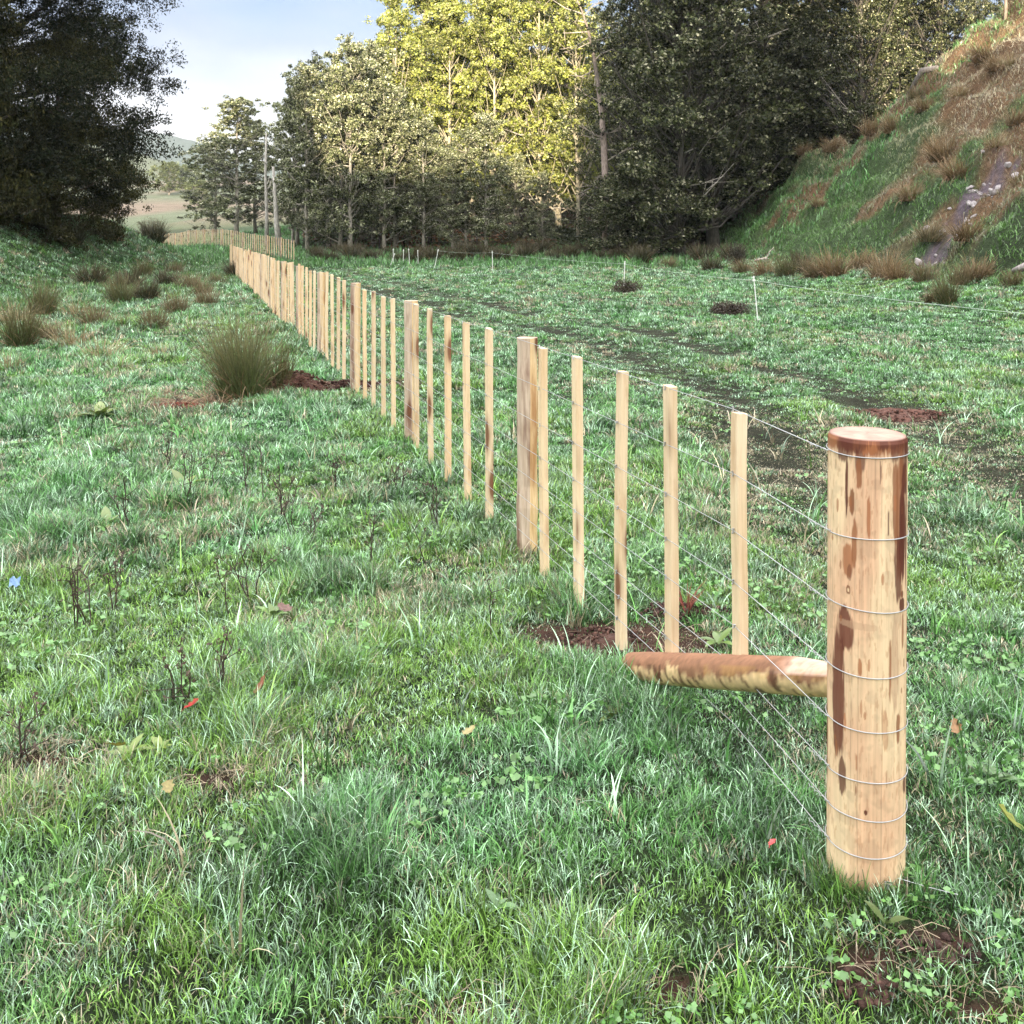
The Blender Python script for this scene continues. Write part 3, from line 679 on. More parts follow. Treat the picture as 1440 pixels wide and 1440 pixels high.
for k, Yb in enumerate(bys):
    p = fpt(Yb); g0 = float(zg(*p)); zb = g0 + .012 if k > 1 else (.335, .125)[k]
    place_batten(p[0], p[1], zb, 1.118 + rng.normal(0, .006) + .3 * g0 * (Yb > 6) + .004 * (k == 1), fence, BT)
    if Yb < 9.5:
        bo = [c_ for c_ in fence.children if c_.name.startswith('batten')][-1] if 0 else LAST[0]
        for zw in WZ:
            zl = zw + .006 + (.3 * g0 if Yb > 6 else 0) - zb
            if zl < .05: continue
            if STP is None: STP = gs.build('staple', M_wire); so = STP
            else: so = STP.copy(); COL.objects.link(so)
            so.parent = bo; so.location = (-.0215, rng.normal(0, .006), zl); so.rotation_euler = (rng.normal(0, .3), 0, 0)
for k, z0 in enumerate(WZ):
    G = Geo(); ys = [2.53] + bys[::1]; ys = sorted(set(ys + [43.0]))
    P = []
    for Yw in ys:
        if Yw == 2.53: P.append([X0 - .098, Y0 - .01, z0 + .006]); continue
        p = fpt(Yw, .0205); zc_ = z0 + .006 + (.3 * float(zg(*fpt(Yw))) if Yw > 6 else 0); P.append([p[0], p[1], zc_ + rng.normal(0, .0007)])
    rad_ = .0012 + 0 * np.array(ys)
    G.tube(np.array(P) - np.array([X0, Y0, 0]), rad_, 5)
    G.build('wire', M_wire, fence, True)

# second run of the same fence, across the valley
f2 = empty('batten_fence', (-11.4, 52, float(zg(-11.4, 52))))
tag(f2, 'second run of pale batten fence crossing the valley behind the far end of the first', 'fence')
E = np.array([-38.0, 100.0]); D0 = np.array([-11.4, 52.0]); dd = (E - D0) / np.linalg.norm(E - D0); LN = np.linalg.norm(E - D0); rz2 = math.atan2(-dd[0], dd[1])
nu = 119; store = list(BT); pz_list = []
for k in range(nu):
    p = D0 + dd * LN * k / (nu - 1); g0 = float(zg(*p)); sagx = .0
    if k % 6 == 5: half_post(p[0], p[1], g0 + 1.17, f2, rz2 + R(28))
    else: place_batten(p[0], p[1], g0 + .02, g0 + 1.15 + rng.normal(0, .012), f2, store, rz2)
for z0 in WZ[::1]:
    G = Geo(); P = []
    for k in range(0, nu, 6):
        p = D0 + dd * LN * k / (nu - 1); P.append([p[0] - .02 - D0[0], p[1] - .01 - D0[1], float(zg(*p)) + z0 + .02 - f2.location.z])
    G.tube(P, .002, 4); G.build('wire', M_wire, f2)

# ------------------------------------------------------------------ electric fence
ef = empty('electric_fence', (gx(1063, 18.6), 18.6, float(zg(gx(1063, 18.6), 18.6))))
tag(ef, 'temporary electric fence of thin white posts with a single white wire', 'fence')
EP = [(gx(1600, 9.4), 9.4, 0, 0), (gx(1066, 18.6), 18.6, -.10, .02), (gx(877, 28.), 28., .04, 0), (gx(693, 42.5), 42.5, -.03, 0), (gx(611, 45), 45., .2, .03)]
tops = []
for (x_, y_, ln, fw) in EP:
    z_g = float(zg(x_, y_)); G = Geo(); r_ = .011 if y_ < 25 else .014
    G.tube([(0, 0, -.05), (0, 0, .3), (0, 0, .88)], [r_, r_, r_ * .9], 7)
    G.box((0, 0, .80), (.05, .03, .03)); G.box((0, 0, .86), (.04, .02, .015)); G.box((.04, 0, .06), (.09, .014, .014))
    o = G.build('post', M_white, ef); o.location = (x_ - ef.location.x, y_ - ef.location.y, z_g - ef.location.z); o.rotation_euler = (fw, ln, 0)
    tops.append((x_ + .80 * math.sin(ln), y_, z_g + .80 * math.cos(ln)))
P = []
for a, b in zip(tops[:-1], tops[1:]):
    for t_ in np.linspace(0, 1, 9)[:-1]: P.append(np.array(a) * (1 - t_) + np.array(b) * t_ - np.array([0, 0, .05 * 4 * t_ * (1 - t_)]))
P.append(tops[-1]); G = Geo(); G.tube(np.array(P) - np.array(ef.location), .0022, 5); G.build('wire', M_tape, ef)
SMALL = [(548, 46, .35, .7), (553, 48, .0, .8), (567, 48, .02, .75), (576, 47, -.06, .8), (588, 49, -.03, .7)]
words = ['leftmost, leaning far over', 'second from the left', 'middle one', 'second from the right', 'rightmost']
proto = None
for k, (px_, Y_, ln, h_) in enumerate(SMALL):
    x_ = gx(px_, Y_); loc = (x_, Y_, float(zg(x_, Y_)))
    if proto is None:
        proto = empty('fence_standard', loc)
        G = Geo(); G.tube([(0, 0, -.03), (0, 0, .8)], .013, 7); shf = G.build('shaft', M_white, proto)
        G = Geo(); G.box((0, 0, .74), (.05, .03, .04)); G.box((.03, 0, .05), (.08, .014, .014)); clp = G.build('clip', M_white, proto)
        SRC_CH[proto.name] = [shf, clp]; o = proto; o['category'] = 'fence post'; o['group'] = 'loose white fence standards standing in the paddock'
    else: o = dup(proto, loc)
    o.rotation_euler = (0, ln, 0); o.scale = (1, 1, h_ / .8)
    o['label'] = 'loose thin white fence standard in the far paddock, ' + words[k]

# dark rail fence at the foot of the trees
rf = empty('rail_fence', (gx(590, 64), 64, float(zg(gx(590, 64), 64)))); tag(rf, 'low dark weathered rail fence at the foot of the poplars', 'fence')
prev = None
for k, px_ in enumerate(np.linspace(465, 705, 8)):
    Y_ = 63 + .4 * k; x_ = gx(px_, Y_); g0 = float(zg(x_, Y_)); L0 = np.array(rf.location)
    G = Geo(); G.tube([(0, 0, -.1), (.01, 0, .85)], [.07, .06], 7, (1, 1, 1)); o = G.build('post', M_grey, rf); o.location = np.array([x_, Y_, g0]) - L0
    if prev is not None:
        for hh in (.38, .72):
            G = Geo(); a, b = np.array([prev[0], prev[1] - .08, prev[2] + hh + rng.normal(0, .03)]), np.array([x_, Y_ - .08, g0 + hh + rng.normal(0, .03)])
            G.tube([a - L0, (a + b) / 2 - L0 + [0, 0, -.03], b - L0], .05, 6, None, True, .5); G.build('rail', M_grey, rf)
    prev = (x_, Y_, g0)
# post on top of the bank
x_, y_ = gx(1414, 49), 49.; o = empty('timber_post', (x_, y_, float(zg(x_, y_)) - .05)); tag(o, 'pale timber post standing on the sunlit top of the steep bank', 'post')
G = Geo(); G.tube([(0, 0, 0), (.02, 0, .7), (.0, 0, 1.35)], [.07, .075, .065], 10, (.25, .2, .16)); G.build('shaft', M_bark, o)

# ------------------------------------------------------------------ trees
def envelope(kind, t):
    if kind == 'poplar': return np.interp(t, [0, .1, .3, .6, .85, 1], [.6, .9, 1, .93, .62, .12])
    if kind == 'round': return np.sqrt(np.clip(1 - (2 * t - .9) ** 2 / 1.25, .02, 1))
    if kind == 'spread': return np.interp(t, [0, .08, .3, .6, .85, 1], [.55, .85, 1, .92, .6, .15])
    return np.interp(t, [0, .06, .3, .6, .85, 1], [.8, .98, 1, .93, .7, .2])
def make_tree(H_, Rc, kind, seed, t0=.12, nl=60, ncl=200, per=75, rc=.55, ls=.2, asp=.6, droop=0., cols=((.09, .11, .05),), wts=(1,), bark=(.22, .2, .17), tr=.22, lift=.7, bare=0, fork=False, zsq=.8, leafbias=(0, 0, .6), rp_=.45, en=1.25, boughs=0, br=.7):
    r_ = np.random.default_rng(seed); W = Geo(); Lf = Geo()
    ax = np.cumsum(np.vstack([[0, 0], r_.normal(0, .022 * H_ / 8, (8, 2))]), 0)
    zt = np.linspace(-.2, H_ * .97, 9); tk = np.column_stack([ax, zt]); 
    tr_r = tr * (1 - np.linspace(0, 1, 9) ** 1.1 * .9); tr_r[0] *= 1.5
    W.tube(tk, tr_r, 9, bark)
    axis = lambda z: np.column_stack([np.interp(z, zt, ax[:, 0]), np.interp(z, zt, ax[:, 1])])
    cz = H_ * (t0 + (1 - t0) * r_.random(ncl) ** .9); t = (cz / H_ - t0) / (1 - t0)
    lob = r_.uniform(0, 6.28, 5)
    ang = r_.uniform(0, 6.28, ncl)
    er = Rc * envelope(kind, t) * (1 + en * (.16 * np.sin(2 * ang + lob[0] + 3 * t) + .13 * np.sin(3 * ang + lob[1] - 5 * t) + .10 * np.sin(9 * t + lob[2]) + r_.normal(0, .07, ncl)))
    rad = er * np.clip(r_.random(ncl) ** rp_, .15, 1)
    a0 = axis(cz); cpos = np.column_stack([a0[:, 0] + np.cos(ang) * rad, a0[:, 1] + np.sin(ang) * rad, cz])
    if boughs:
        bi = r_.integers(0, boughs, ncl); o_ = r_.normal(0, 1, (ncl, 3)) * br * r_.uniform(.6, 1.3, (boughs, 1))[bi] * [.6, .6, .34]
        outw = np.column_stack([np.cos(ang[bi]), np.sin(ang[bi]), 0 * ang[bi]]); o_ += outw * r_.normal(0, .45, (ncl, 1)) * br; o_[:, 2] -= droop * .5 * np.abs(o_[:, :2]).sum(1) * .5
        cpos = cpos[bi] + o_; rad = rad[bi]
    for k in r_.choice(ncl, min(nl, ncl), replace=False):
        e = cpos[k]; zs = max(H_ * t0 * .6, e[2] - lift * rad[k] - .3); zs = min(zs, H_ * .93); s0 = np.array([*axis(np.array([zs]))[0], zs])
        m_ = (s0 + e) / 2 + np.array([0, 0, -.12 * rad[k] * lift]); m2 = s0 * .2 + e * .8 + r_.normal(0, .08, 3)
        lr = tr * (1 - zs / H_ * .8) * .28 + .012
        W.tube([s0, m_, m2, e], [lr, lr * .7, lr * .45, .012], 5, np.array(bark) * r_.uniform(.7, 1.1), False)
    for k in range(bare):
        zs = H_ * r_.uniform(.08, .5); a = r_.uniform(0, 6.28); s0 = np.array([*axis(np.array([zs]))[0], zs]); ln = Rc * r_.uniform(.5, 1.0)
        e = s0 + np.array([np.cos(a) * ln, np.sin(a) * ln, ln * r_.uniform(-.1, .9)]); m_ = (s0 + e) / 2 + r_.normal(0, .15, 3)
        W.tube([s0, m_, e], [.05, .035, .012], 5, (.5, .46, .4), False)
        for _ in range(3):
            e2 = m_ + (e - m_) * r_.random() + r_.normal(0, .5, 3); W.tube([m_ + (e - m_) * r_.uniform(0, .5), e2], [.02, .008], 4, (.5, .46, .4), False)
    cs = rc * r_.uniform(.6, 1.35, ncl); n = ncl * per
    off = r_.normal(0, 1, (n, 3)); off /= np.linalg.norm(off, axis=1)[:, None]; off *= (r_.random((n, 1)) ** .5) * np.repeat(cs, per)[:, None]; off[:, 2] *= zsq
    P = np.repeat(cpos, per, 0) + off
    ci = r_.choice(len(cols), n, p=np.array(wts) / sum(wts)); base = np.array(cols)[ci]
    cl = np.repeat(r_.uniform(.75, 1.25, (ncl, 1)), per, 0)
    if boughs: cl = cl * np.repeat(r_.uniform(.6, 1.45, (boughs, 1))[bi], per, 0)
    C = base * cl * r_.uniform(.7, 1.35, (n, 1))
    V, q, C = leaves(P, np.array(leafbias), ls, C, r_, asp, droop); Lf.add(V, None, q, C)
    return W, Lf
PROTO = {}
def proto_tree(key, name, **k):
    W, Lf = make_tree(**k); root = empty(name, (0, 0, 0)); mat = M_needle if k.get('kind') == 'needle' else M_leaf
    a = W.build('trunk', M_bark, root, True); b = Lf.build('crown', mat, root)
    SRC_CH[root.name] = [a, b]; PROTO[key] = [root, False]
def put(key, px_, Y_, H_=None, label='', cat='tree', group=None, rz=None, w_=1.0, dz=0.0, X_=None):
    root, used = PROTO[key]; x_ = gx(px_, Y_) if X_ is None else X_; loc = (x_, Y_, float(zg(x_, Y_)) - .05 + dz)
    o = root if not used else dup(root, loc); PROTO[key][1] = True
    o.location = loc; o.rotation_euler = (0, 0, rng.uniform(0, 6.28) if rz is None else rz)
    s_ = H_ / PH[key]; o.scale = (s_ * w_, s_ * w_, s_)
    tag(o, label, cat, group); 
    if not group and 'group' in o: del o['group']
    return o
GREY = ((.14, .165, .07), (.25, .265, .145), (.036, .044, .018), (.52, .52, .38)); GW = (4, 3, 3.2, 2.2)
YELL = ((.26, .28, .06), (.18, .215, .05), (.34, .34, .16), (.08, .10, .03)); YW = (4, 3, 2.4, 1.2)
DARK = ((.062, .078, .028), (.12, .13, .055), (.015, .020, .007), (.42, .41, .28)); DW = (4, 3, 3.5, 1.3)
PH = dict(g1=14, g2=14, g3=14, y1=18, y2=18, y3=18, d1=20, d2=20, b1=24, o1=10, s1=5, w1=4, l1=7)
PALE = (.40, .37, .31)
proto_tree('g1', 'poplar', H_=14, Rc=2.7, kind='poplar', seed=1, t0=.10, ncl=620, per=46, rc=.27, ls=.175, boughs=110, br=.62, cols=GREY, wts=GW, bark=PALE, tr=.17, bare=5)
proto_tree('g2', 'poplar', H_=14, Rc=2.5, kind='poplar', seed=2, t0=.14, ncl=600, per=46, rc=.27, ls=.175, boughs=110, br=.62, cols=GREY, wts=GW, bark=PALE, tr=.15, bare=7)
proto_tree('g3', 'poplar', H_=14, Rc=2.9, kind='spread', seed=3, t0=.08, ncl=640, per=46, rc=.28, ls=.175, boughs=110, br=.62, cols=GREY, wts=GW, bark=PALE, tr=.17, bare=4)
proto_tree('y1', 'yellow_poplar', H_=18, Rc=3.0, kind='poplar', seed=11, t0=.2, ncl=760, per=34, boughs=100, br=.75, rc=.36, ls=.22, cols=YELL, wts=YW, bark=(.42, .38, .28), tr=.2, lift=1.6, bare=8)
proto_tree('y2', 'yellow_poplar', H_=18, Rc=2.7, kind='poplar', seed=12, t0=.16, ncl=760, per=34, boughs=100, br=.75, rc=.36, ls=.22, cols=YELL, wts=YW, bark=(.42, .38, .28), tr=.2, lift=1.6, bare=8)
proto_tree('y3', 'yellow_poplar', H_=18, Rc=3.2, kind='spread', seed=13, t0=.2, ncl=760, per=34, boughs=100, br=.75, rc=.36, ls=.22, cols=YELL, wts=YW, bark=(.42, .38, .28), tr=.2, lift=1.4, bare=6)
proto_tree('d1', 'broadleaf_tree', H_=20, Rc=5.2, kind='spread', seed=21, t0=.10, ncl=1500, per=42, nl=150, rc=.42, ls=.20, boughs=150, br=1.15, cols=DARK, wts=DW, bark=(.11, .10, .085), tr=.32, bare=7, lift=.95, zsq=.55, en=1.6, leafbias=(0, 0, 1.0), rp_=.5)
proto_tree('d2', 'broadleaf_tree', H_=20, Rc=4.4, kind='poplar', seed=22, t0=.12, ncl=1400, per=42, nl=150, rc=.40, ls=.19, boughs=150, br=1.0, cols=DARK, wts=DW, bark=(.13, .12, .10), tr=.27, bare=8, lift=1.0, zsq=.6, en=1.5, leafbias=(0, 0, 1.0), rp_=.5)
proto_tree('b1', 'conifer', H_=24, Rc=7.2, kind='needle', seed=31, t0=.03, ncl=13000, per=50, nl=50, rc=.42, ls=.125, boughs=1000, br=.75, asp=.4, droop=.9, rp_=.32, en=.5, cols=((.010, .015, .006), (.016, .019, .007), (.007, .010, .004), (.040, .036, .014)), wts=(4, 3, 3, 1), bark=(.04, .032, .025), tr=.6, lift=.35, zsq=.75)
proto_tree('o1', 'olive_conifer', H_=10, Rc=3.6, kind='needle', seed=32, t0=.02, ncl=2000, per=50, nl=30, rc=.34, ls=.12, boughs=170, br=.6, asp=.4, droop=1.3, rp_=.32, en=.6, cols=((.030, .031, .010), (.05, .046, .014), (.018, .022, .008)), wts=(3, 2, 3), bark=(.05, .04, .03), tr=.25, lift=.3)
proto_tree('l1', 'understorey_tree', H_=7, Rc=2.9, kind='spread', seed=51, t0=.04, ncl=300, per=60, rc=.45, ls=.17, cols=DARK, wts=DW, bark=(.12, .1, .08), tr=.14, en=1.6, bare=6)
proto_tree('s1', 'small_tree', H_=5, Rc=2.2, kind='round', seed=41, t0=.12, ncl=110, per=60, rc=.45, ls=.24, cols=((.07, .09, .04), (.10, .12, .05)), wts=(1, 1), bark=(.2, .18, .15), tr=.1)
proto_tree('w1', 'bare_shrub', H_=4, Rc=2.3, kind='round', seed=42, t0=.02, ncl=90, per=26, nl=80, rc=.5, ls=.13, cols=((.12, .12, .06), (.15, .12, .08)), wts=(1, 1), bark=(.15, .11, .09), tr=.08)
ORD = ['first', 'second', 'third', 'fourth', 'fifth', 'sixth', 'seventh', 'eighth', 'ninth', 'tenth', 'eleventh', 'twelfth', 'thirteenth', 'fourteenth', 'fifteenth', 'sixteenth', 'seventeenth', 'eighteenth', 'nineteenth', 'twentieth', 'twenty-first', 'twenty-second', 'twenty-third', 'twenty-fourth', 'twenty-fifth', 'twenty-sixth', 'twenty-seventh', 'twenty-eighth', 'twenty-ninth', 'thirtieth'] + ['thirty-' + k for k in ('first', 'second', 'third', 'fourth', 'fifth', 'sixth', 'seventh', 'eighth', 'ninth')]
def top_H(py, px_, Y_):
    return gz(py, Y_) - float(zg(gx(px_, Y_), Y_))
# big dark trees on the left
put('b1', 0, 38, 24, 'huge nearly black conifer filling the top left corner', X_=-20.6, rz=.6)
put('o1', 0, 36, 10.5, 'olive green drooping tree in front of the huge dark conifer at the left edge', X_=-21.0, rz=0, w_=1.0)
put('o1', 0, 37, 7.6, 'low olive bushy tree tucked under the right side of the huge dark conifer', X_=-16.9, rz=2, w_=1.0)
put('o1', 0, 33, 12, 'tall olive tree cut off by the left edge of the picture', X_=-20.3, rz=4, w_=.9)
# small group beyond the far fence
for px_, Y_, py, w_, lb in ((302, 92, 185, 1.25, 'small grey-green poplar at the left end of the far clump behind the fence'), (332, 88, 138, 1.5, 'tallest grey-green poplar of the far clump behind the fence'), (360, 93, 168, 1.25, 'grey-green poplar at the right end of the far clump behind the fence')):
    put('g2' if px_ == 332 else 'g3', px_, Y_, top_H(py, px_, Y_), lb, group='far clump of poplars', w_=w_)
row = [('g2', 412, 71, 135), ('g1', 446, 69, 80), ('g3', 478, 62, 88), ('g2', 508, 69, 70), ('g1', 540, 62, 110), ('g2', 575, 66, 175), ('g2', 636, 61, 215), ('g1', 418, 68, 112), ('g2', 432, 62, 92), ('g3', 462, 65, 110), ('g1', 492, 61, 55), ('g2', 525, 66, 62), ('g3', 556, 63, 150), ('g1', 596, 62, 165), ('g2', 618, 66, 205), ('g1', 655, 61, 182), ('g2', 684, 60, 160), ('g3', 724, 66, 215), ('g3', 764, 63, 240)]
row.sort(key=lambda t: t[1])
for k, (key, px_, Y_, py) in enumerate(row):
    put(key, px_, Y_, top_H(py, px_, Y_), '%s grey-green poplar from the left in the front row behind the paddock' % ORD[k], group='grey-green poplars in the front row', w_=.86 + .2 * (py > 140))
row = [('y3', 535, 78, 60), ('y1', 560, 76, 0), ('y2', 598, 78, -25), ('y3', 632, 75, 5), ('y1', 664, 78, -60), ('y2', 694, 74, -20), ('y3', 728, 79, -60), ('y1', 758, 73, -40), ('y2', 786, 76, -50), ('y3', 815, 72, -10), ('y1', 872, 80, 60)]
for k, (key, px_, Y_, py) in enumerate(row):
    put(key, px_, Y_, top_H(py, px_, Y_), '%s bright yellow poplar from the left in the sunlit back row' % ORD[k], group='yellow poplars in the back row', w_=.86 if k % 2 else 1.02)
row = [('d2', 888, 61, -40, .8), ('d1', 955, 56, -160, .85), ('d2', 1003, 58, -200, 1.0), ('d1', 1065, 62, -170, .9), ('d2', 1135, 64, -150, 1.0), ('d1', 1211, 58, -160, .75), ('d2', 1265, 63, -190, .9), ('d1', 1325, 60, -170, .8), ('d2', 1372, 58, -120, .6)]
for k, (key, px_, Y_, py, w_) in enumerate(row):
    put(key, px_, Y_, top_H(py, px_, Y_), '%s dark broad tree from the left in the shaded group beside the bank' % ORD[k], group='dark trees beside the bank', w_=w_)
for k, (px_, Y_, h_) in enumerate(((905, 57, 6.0), (975, 63, 6.5), (1040, 62, 6.5), (1095, 62, 7.5), (872, 58, 4.8), (1150, 63, 7))):
    put('l1', px_, Y_, h_, '%s low dark bushy tree from the left under the dark trees' % ORD[[1, 2, 3, 4, 0, 5][k]], group='low bushy trees under the dark trees', w_=1.25)
# rows further back, seen through the gaps
for k, px_ in enumerate(range(470, 1330, 62)):
    Y_ = 90 + 5 * (k % 3); put('d1' if k % 2 else 'd2', px_, Y_, 14 + 2 * (k % 2) + (5 if px_ > 900 else 0), '%s shadowy tree from the left in the wood behind the poplars' % ORD[k], group='shadowy trees in the wood behind', w_=1.0)
put('s1', 238, 215, 7, 'round dark tree on the far sunlit slope', w_=1.1); put('s1', 266, 225, 6, 'small round tree right of the dark one on the far slope', w_=1.2)
put('s1', 282, 180, 5, 'low tree on the far slope beside the far poplar clump', w_=1.2)
put('w1', 212, 104, 2.7, 'bare brownish shrub behind the left end of the far fence', 'shrub', w_=1.0)

# dead snag
Y_ = 58.5; x_ = gx(851, Y_); sg = empty('dead_tree', (x_, Y_, float(zg(x_, Y_)) - .1)); tag(sg, 'tall bare dead tree with pale peeling trunk in front of the dark trees', 'dead tree')
pts = [(851, 360), (850, 335), (853, 318), (852, 290), (851, 250), (849, 205), (846, 160), (840, 110), (834, 70), (826, 38), (818, 15), (806, -12)]
P = np.array([[gx(a, Y_) - x_, .12 * math.sin(k), gz(b, Y_) - sg.location.z] for k, (a, b) in enumerate(pts)]); P[0, 2] = -.1
rr_ = .72 * np.array([.30, .26, .19, .24, .28, .27, .23, .18, .14, .10, .07, .03]); cc = np.array([(.46, .37, .31)] * 3 + [(.20, .15, .12)] + [(.42, .34, .30)] * 3 + [(.24, .20, .17)] * 5)
G = Geo(); G.tube(P, rr_, 10, np.vstack([np.repeat(cc, 10, 0), cc[:1], cc[-1:]])); G.build('trunk', M_bark, sg, True)
G = Geo(); r_ = np.random.default_rng(9)
for k in range(34):
    a = r_.integers(2, 10); s0 = P[a] + (P[a + 1] - P[a]) * r_.random(); sd = r_.choice([-1, 1]); ln = r_.uniform(.3, 1.9); e = s0 + np.array([sd * ln, r_.normal(0, .8), ln * r_.uniform(-.5, .9)])
    m_ = (s0 + e) / 2 + r_.normal(0, .12, 3); G.tube([s0, m_, e], [.045, .03, .01], 5, (.4, .35, .3), False)
    for _ in range(3): q_ = m_ + (e - m_) * r_.random(); G.tube([q_, q_ + r_.normal(0, .4, 3)], [.018, .006], 4, (.4, .35, .3), False)
G.build('bare_branches', M_bark, sg)
for k, (px_, Y_, py, r0, lb) in enumerate(((375, 66, 185, .11, 'thin straight pale bare trunk behind the far fence, the left of two'), (389, 65, 232, .17, 'thicker leaning pale bare trunk behind the far fence, the right of two'))):
    x_ = gx(px_, Y_); g0 = float(zg(x_, Y_)); h_ = gz(py, Y_) - g0; o = empty('dead_pole_tree', (x_, Y_, g0 - .1)); tag(o, lb, 'dead tree', 'pale bare trunks')
    G = Geo(); G.tube([(0.2 * k, 0, 0), (0, 0, h_ * .3), (-.08, 0, h_ * .65), (-.2 * k - .03, 0, h_)], [r0 * 1.5, r0, r0 * .8, r0 * .45], 8, (.55, .52, .47)); G.build('trunk', M_bark, o, True)
    G = Geo()
    for j in range(5):
        zs = h_ * r_.uniform(.3, .95); a = r_.uniform(0, 6.28); G.tube([(0, 0, zs), (math.cos(a) * .5, math.sin(a) * .5, zs + .3), (math.cos(a) * .9, math.sin(a) * .9, zs + .9)], [.03, .02, .008], 5, (.5, .47, .42), False)
    G.build('twigs', M_bark, o)

# undergrowth at the foot of the trees
n = 60000; y = rng.uniform(62, 108, n); x = rng.uniform(-18, 40, n); k = (x / y > -.21) & in_view(x, y, 6) & ((y > 66) | (rng.random(n) < .5)); x, y = x[k], y[k]
hh = .25 + 2.6 * fbm(x * .25, y * .25, 3, 5) ** 1.5 * sstep(62, 72, y) + .6 * sstep(90, 100, y) * 3
P = np.stack([x, y, zg(x, y) + hh * rng.random(len(x)) ** .7], -1)
rb = (sstep(.50, .6, fbm(x * .16, y * .16, 3, 66)) * rng.uniform(.3, 1, len(x)) * (y < 76))[:, None]
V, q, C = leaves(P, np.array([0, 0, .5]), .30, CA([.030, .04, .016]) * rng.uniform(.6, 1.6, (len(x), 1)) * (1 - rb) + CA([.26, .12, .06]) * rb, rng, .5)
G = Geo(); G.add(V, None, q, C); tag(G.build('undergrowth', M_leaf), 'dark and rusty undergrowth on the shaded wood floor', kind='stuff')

# ------------------------------------------------------------------ rushes
def rush(H_, Rb, n, seed, cb=(.055, .08, .028), ct=(.15, .12, .055), wd=.006, flare=.42, dead=.12, jit=.12):
    r_ = np.random.default_rng(seed); a = r_.uniform(0, 6.28, n); rb = Rb * np.sqrt(r_.random(n)); h = H_ * r_.uniform(.55, 1.05, n)
    sub = r_.integers(0, 7, n); sa_ = r_.uniform(0, 6.28, 7)[sub]; sh_ = r_.uniform(.65, 1.05, 7)[sub]; h = h * sh_
    lean = flare * (rb / Rb) * r_.uniform(.2, 1.7, n) + np.abs(r_.normal(0, jit, n)); isd = r_.random(n) < dead; lean[isd] += r_.uniform(.4, 1.0, isd.sum())
    segs = 4; rows = []; cols_ = []; la = a * .7 + sa_ * .3 + r_.normal(0, .6, n); px_ = 0; pz_ = 0; tw = r_.uniform(0, 6.28, n)
    col0 = np.array(cb) * r_.uniform(.6, 1.5, (n, 1)); col1 = np.array(ct) * r_.uniform(.6, 1.4, (n, 1)); col0[isd] = np.array([.30, .19, .11]) * r_.uniform(.5, 1.1, (isd.sum(), 1)); col1[isd] = col0[isd] * 1.2
    for k in range(segs + 1):
        t = k / segs
        if k: an = lean * (.4 + 1.1 * t); px_ = px_ + np.sin(an) * h / segs; pz_ = pz_ + np.cos(an) * h / segs
        wk = wd * (1 - .75 * t) * .5; Pn = np.stack([np.cos(a) * rb * .6 + np.cos(la) * px_, np.sin(a) * rb * .6 + np.sin(la) * px_, -.03 + pz_ + 0 * h], -1)
        sh = np.stack([np.cos(tw) * wk, np.sin(tw) * wk, 0 * tw], -1); rows += [Pn - sh, Pn + sh]; cc_ = col0 * (1 - t ** 1.5) + col1 * t ** 1.5; cols_ += [cc_, cc_]
    V = np.stack(rows, 1); m = 2 * (segs + 1); f = np.array([[2 * k, 2 * k + 1, 2 * k + 3, 2 * k + 2] for k in range(segs)])
    return V.reshape(-1, 3), (np.arange(n)[:, None, None] * m + f[None]).reshape(-1, 4), np.stack(cols_, 1).reshape(-1, 3)
V, q, C = rush(1.06, .28, 950, 5, wd=.0075, flare=.50, dead=.12, cb=(.07, .10, .035), ct=(.20, .18, .085), jit=.05)
o = mesh_obj('rush_clump', V, [q], M_rush, C); o.location = (gx(338, 9.75), 9.75, float(zg(gx(338, 9.75), 9.75))); tag(o, 'biggest and nearest clump of dark rushes, left of the fence beside the earth mound', 'rush', 'rush clumps in the paddock')
V, q, C = rush(.85, .30, 420, 8, wd=.006, flare=1.2, dead=.9, cb=(.2, .15, .08), ct=(.4, .28, .2))
o = mesh_obj('dead_rushes', V, [q], M_rush, C); o.location = (gx(300, 9.45), 9.45, float(zg(gx(300, 9.45), 9.45)) - .02); o.scale = (1.5, 1.1, .55); tag(o, 'flattened straw coloured dead rushes at the foot of the biggest rush clump', 'dead rushes')
RP = {}
for key, a in (('a', dict(H_=.8, Rb=.32, n=420, seed=2, wd=.012)), ('b', dict(H_=.7, Rb=.42, n=420, seed=3, wd=.013, cb=(.07, .07, .03), ct=(.22, .16, .09), flare=.6)), ('c', dict(H_=.7, Rb=.4, n=420, seed=4, wd=.016, cb=(.12, .09, .045), ct=(.28, .19, .10), flare=.8, dead=.3)), ('f', dict(H_=1.0, Rb=.6, n=380, seed=6, wd=.03, cb=(.03, .042, .018), ct=(.10, .08, .045), flare=.6)),
               ('k', dict(H_=.6, Rb=.4, n=300, seed=7, wd=.012, cb=(.2, .17, .08), ct=(.42, .33, .2), flare=.9, dead=.4))):
    V, q, C = rush(**a); RP[key] = [mesh_obj('rush_clump', V, [q], M_rush, C), False]
def rushes(lst, lab, group, cat='rush'):
    lst = sorted(lst, key=lambda t: t[1])
    for k, (key, px_, Y_, s_) in enumerate(lst):
        src, used = RP[key]; o = src if not used else src.copy()
        if used: COL.objects.link(o)
        RP[key][1] = True; x_ = gx(px_, Y_); o.location = (x_, Y_, float(zg(x_, Y_)) - .02); o.rotation_euler = (0, 0, rng.uniform(0, 6.28)); o.scale = (s_, s_, s_ * rng.uniform(.85, 1.1))
        tag(o, lab % ORD[k], cat, group)
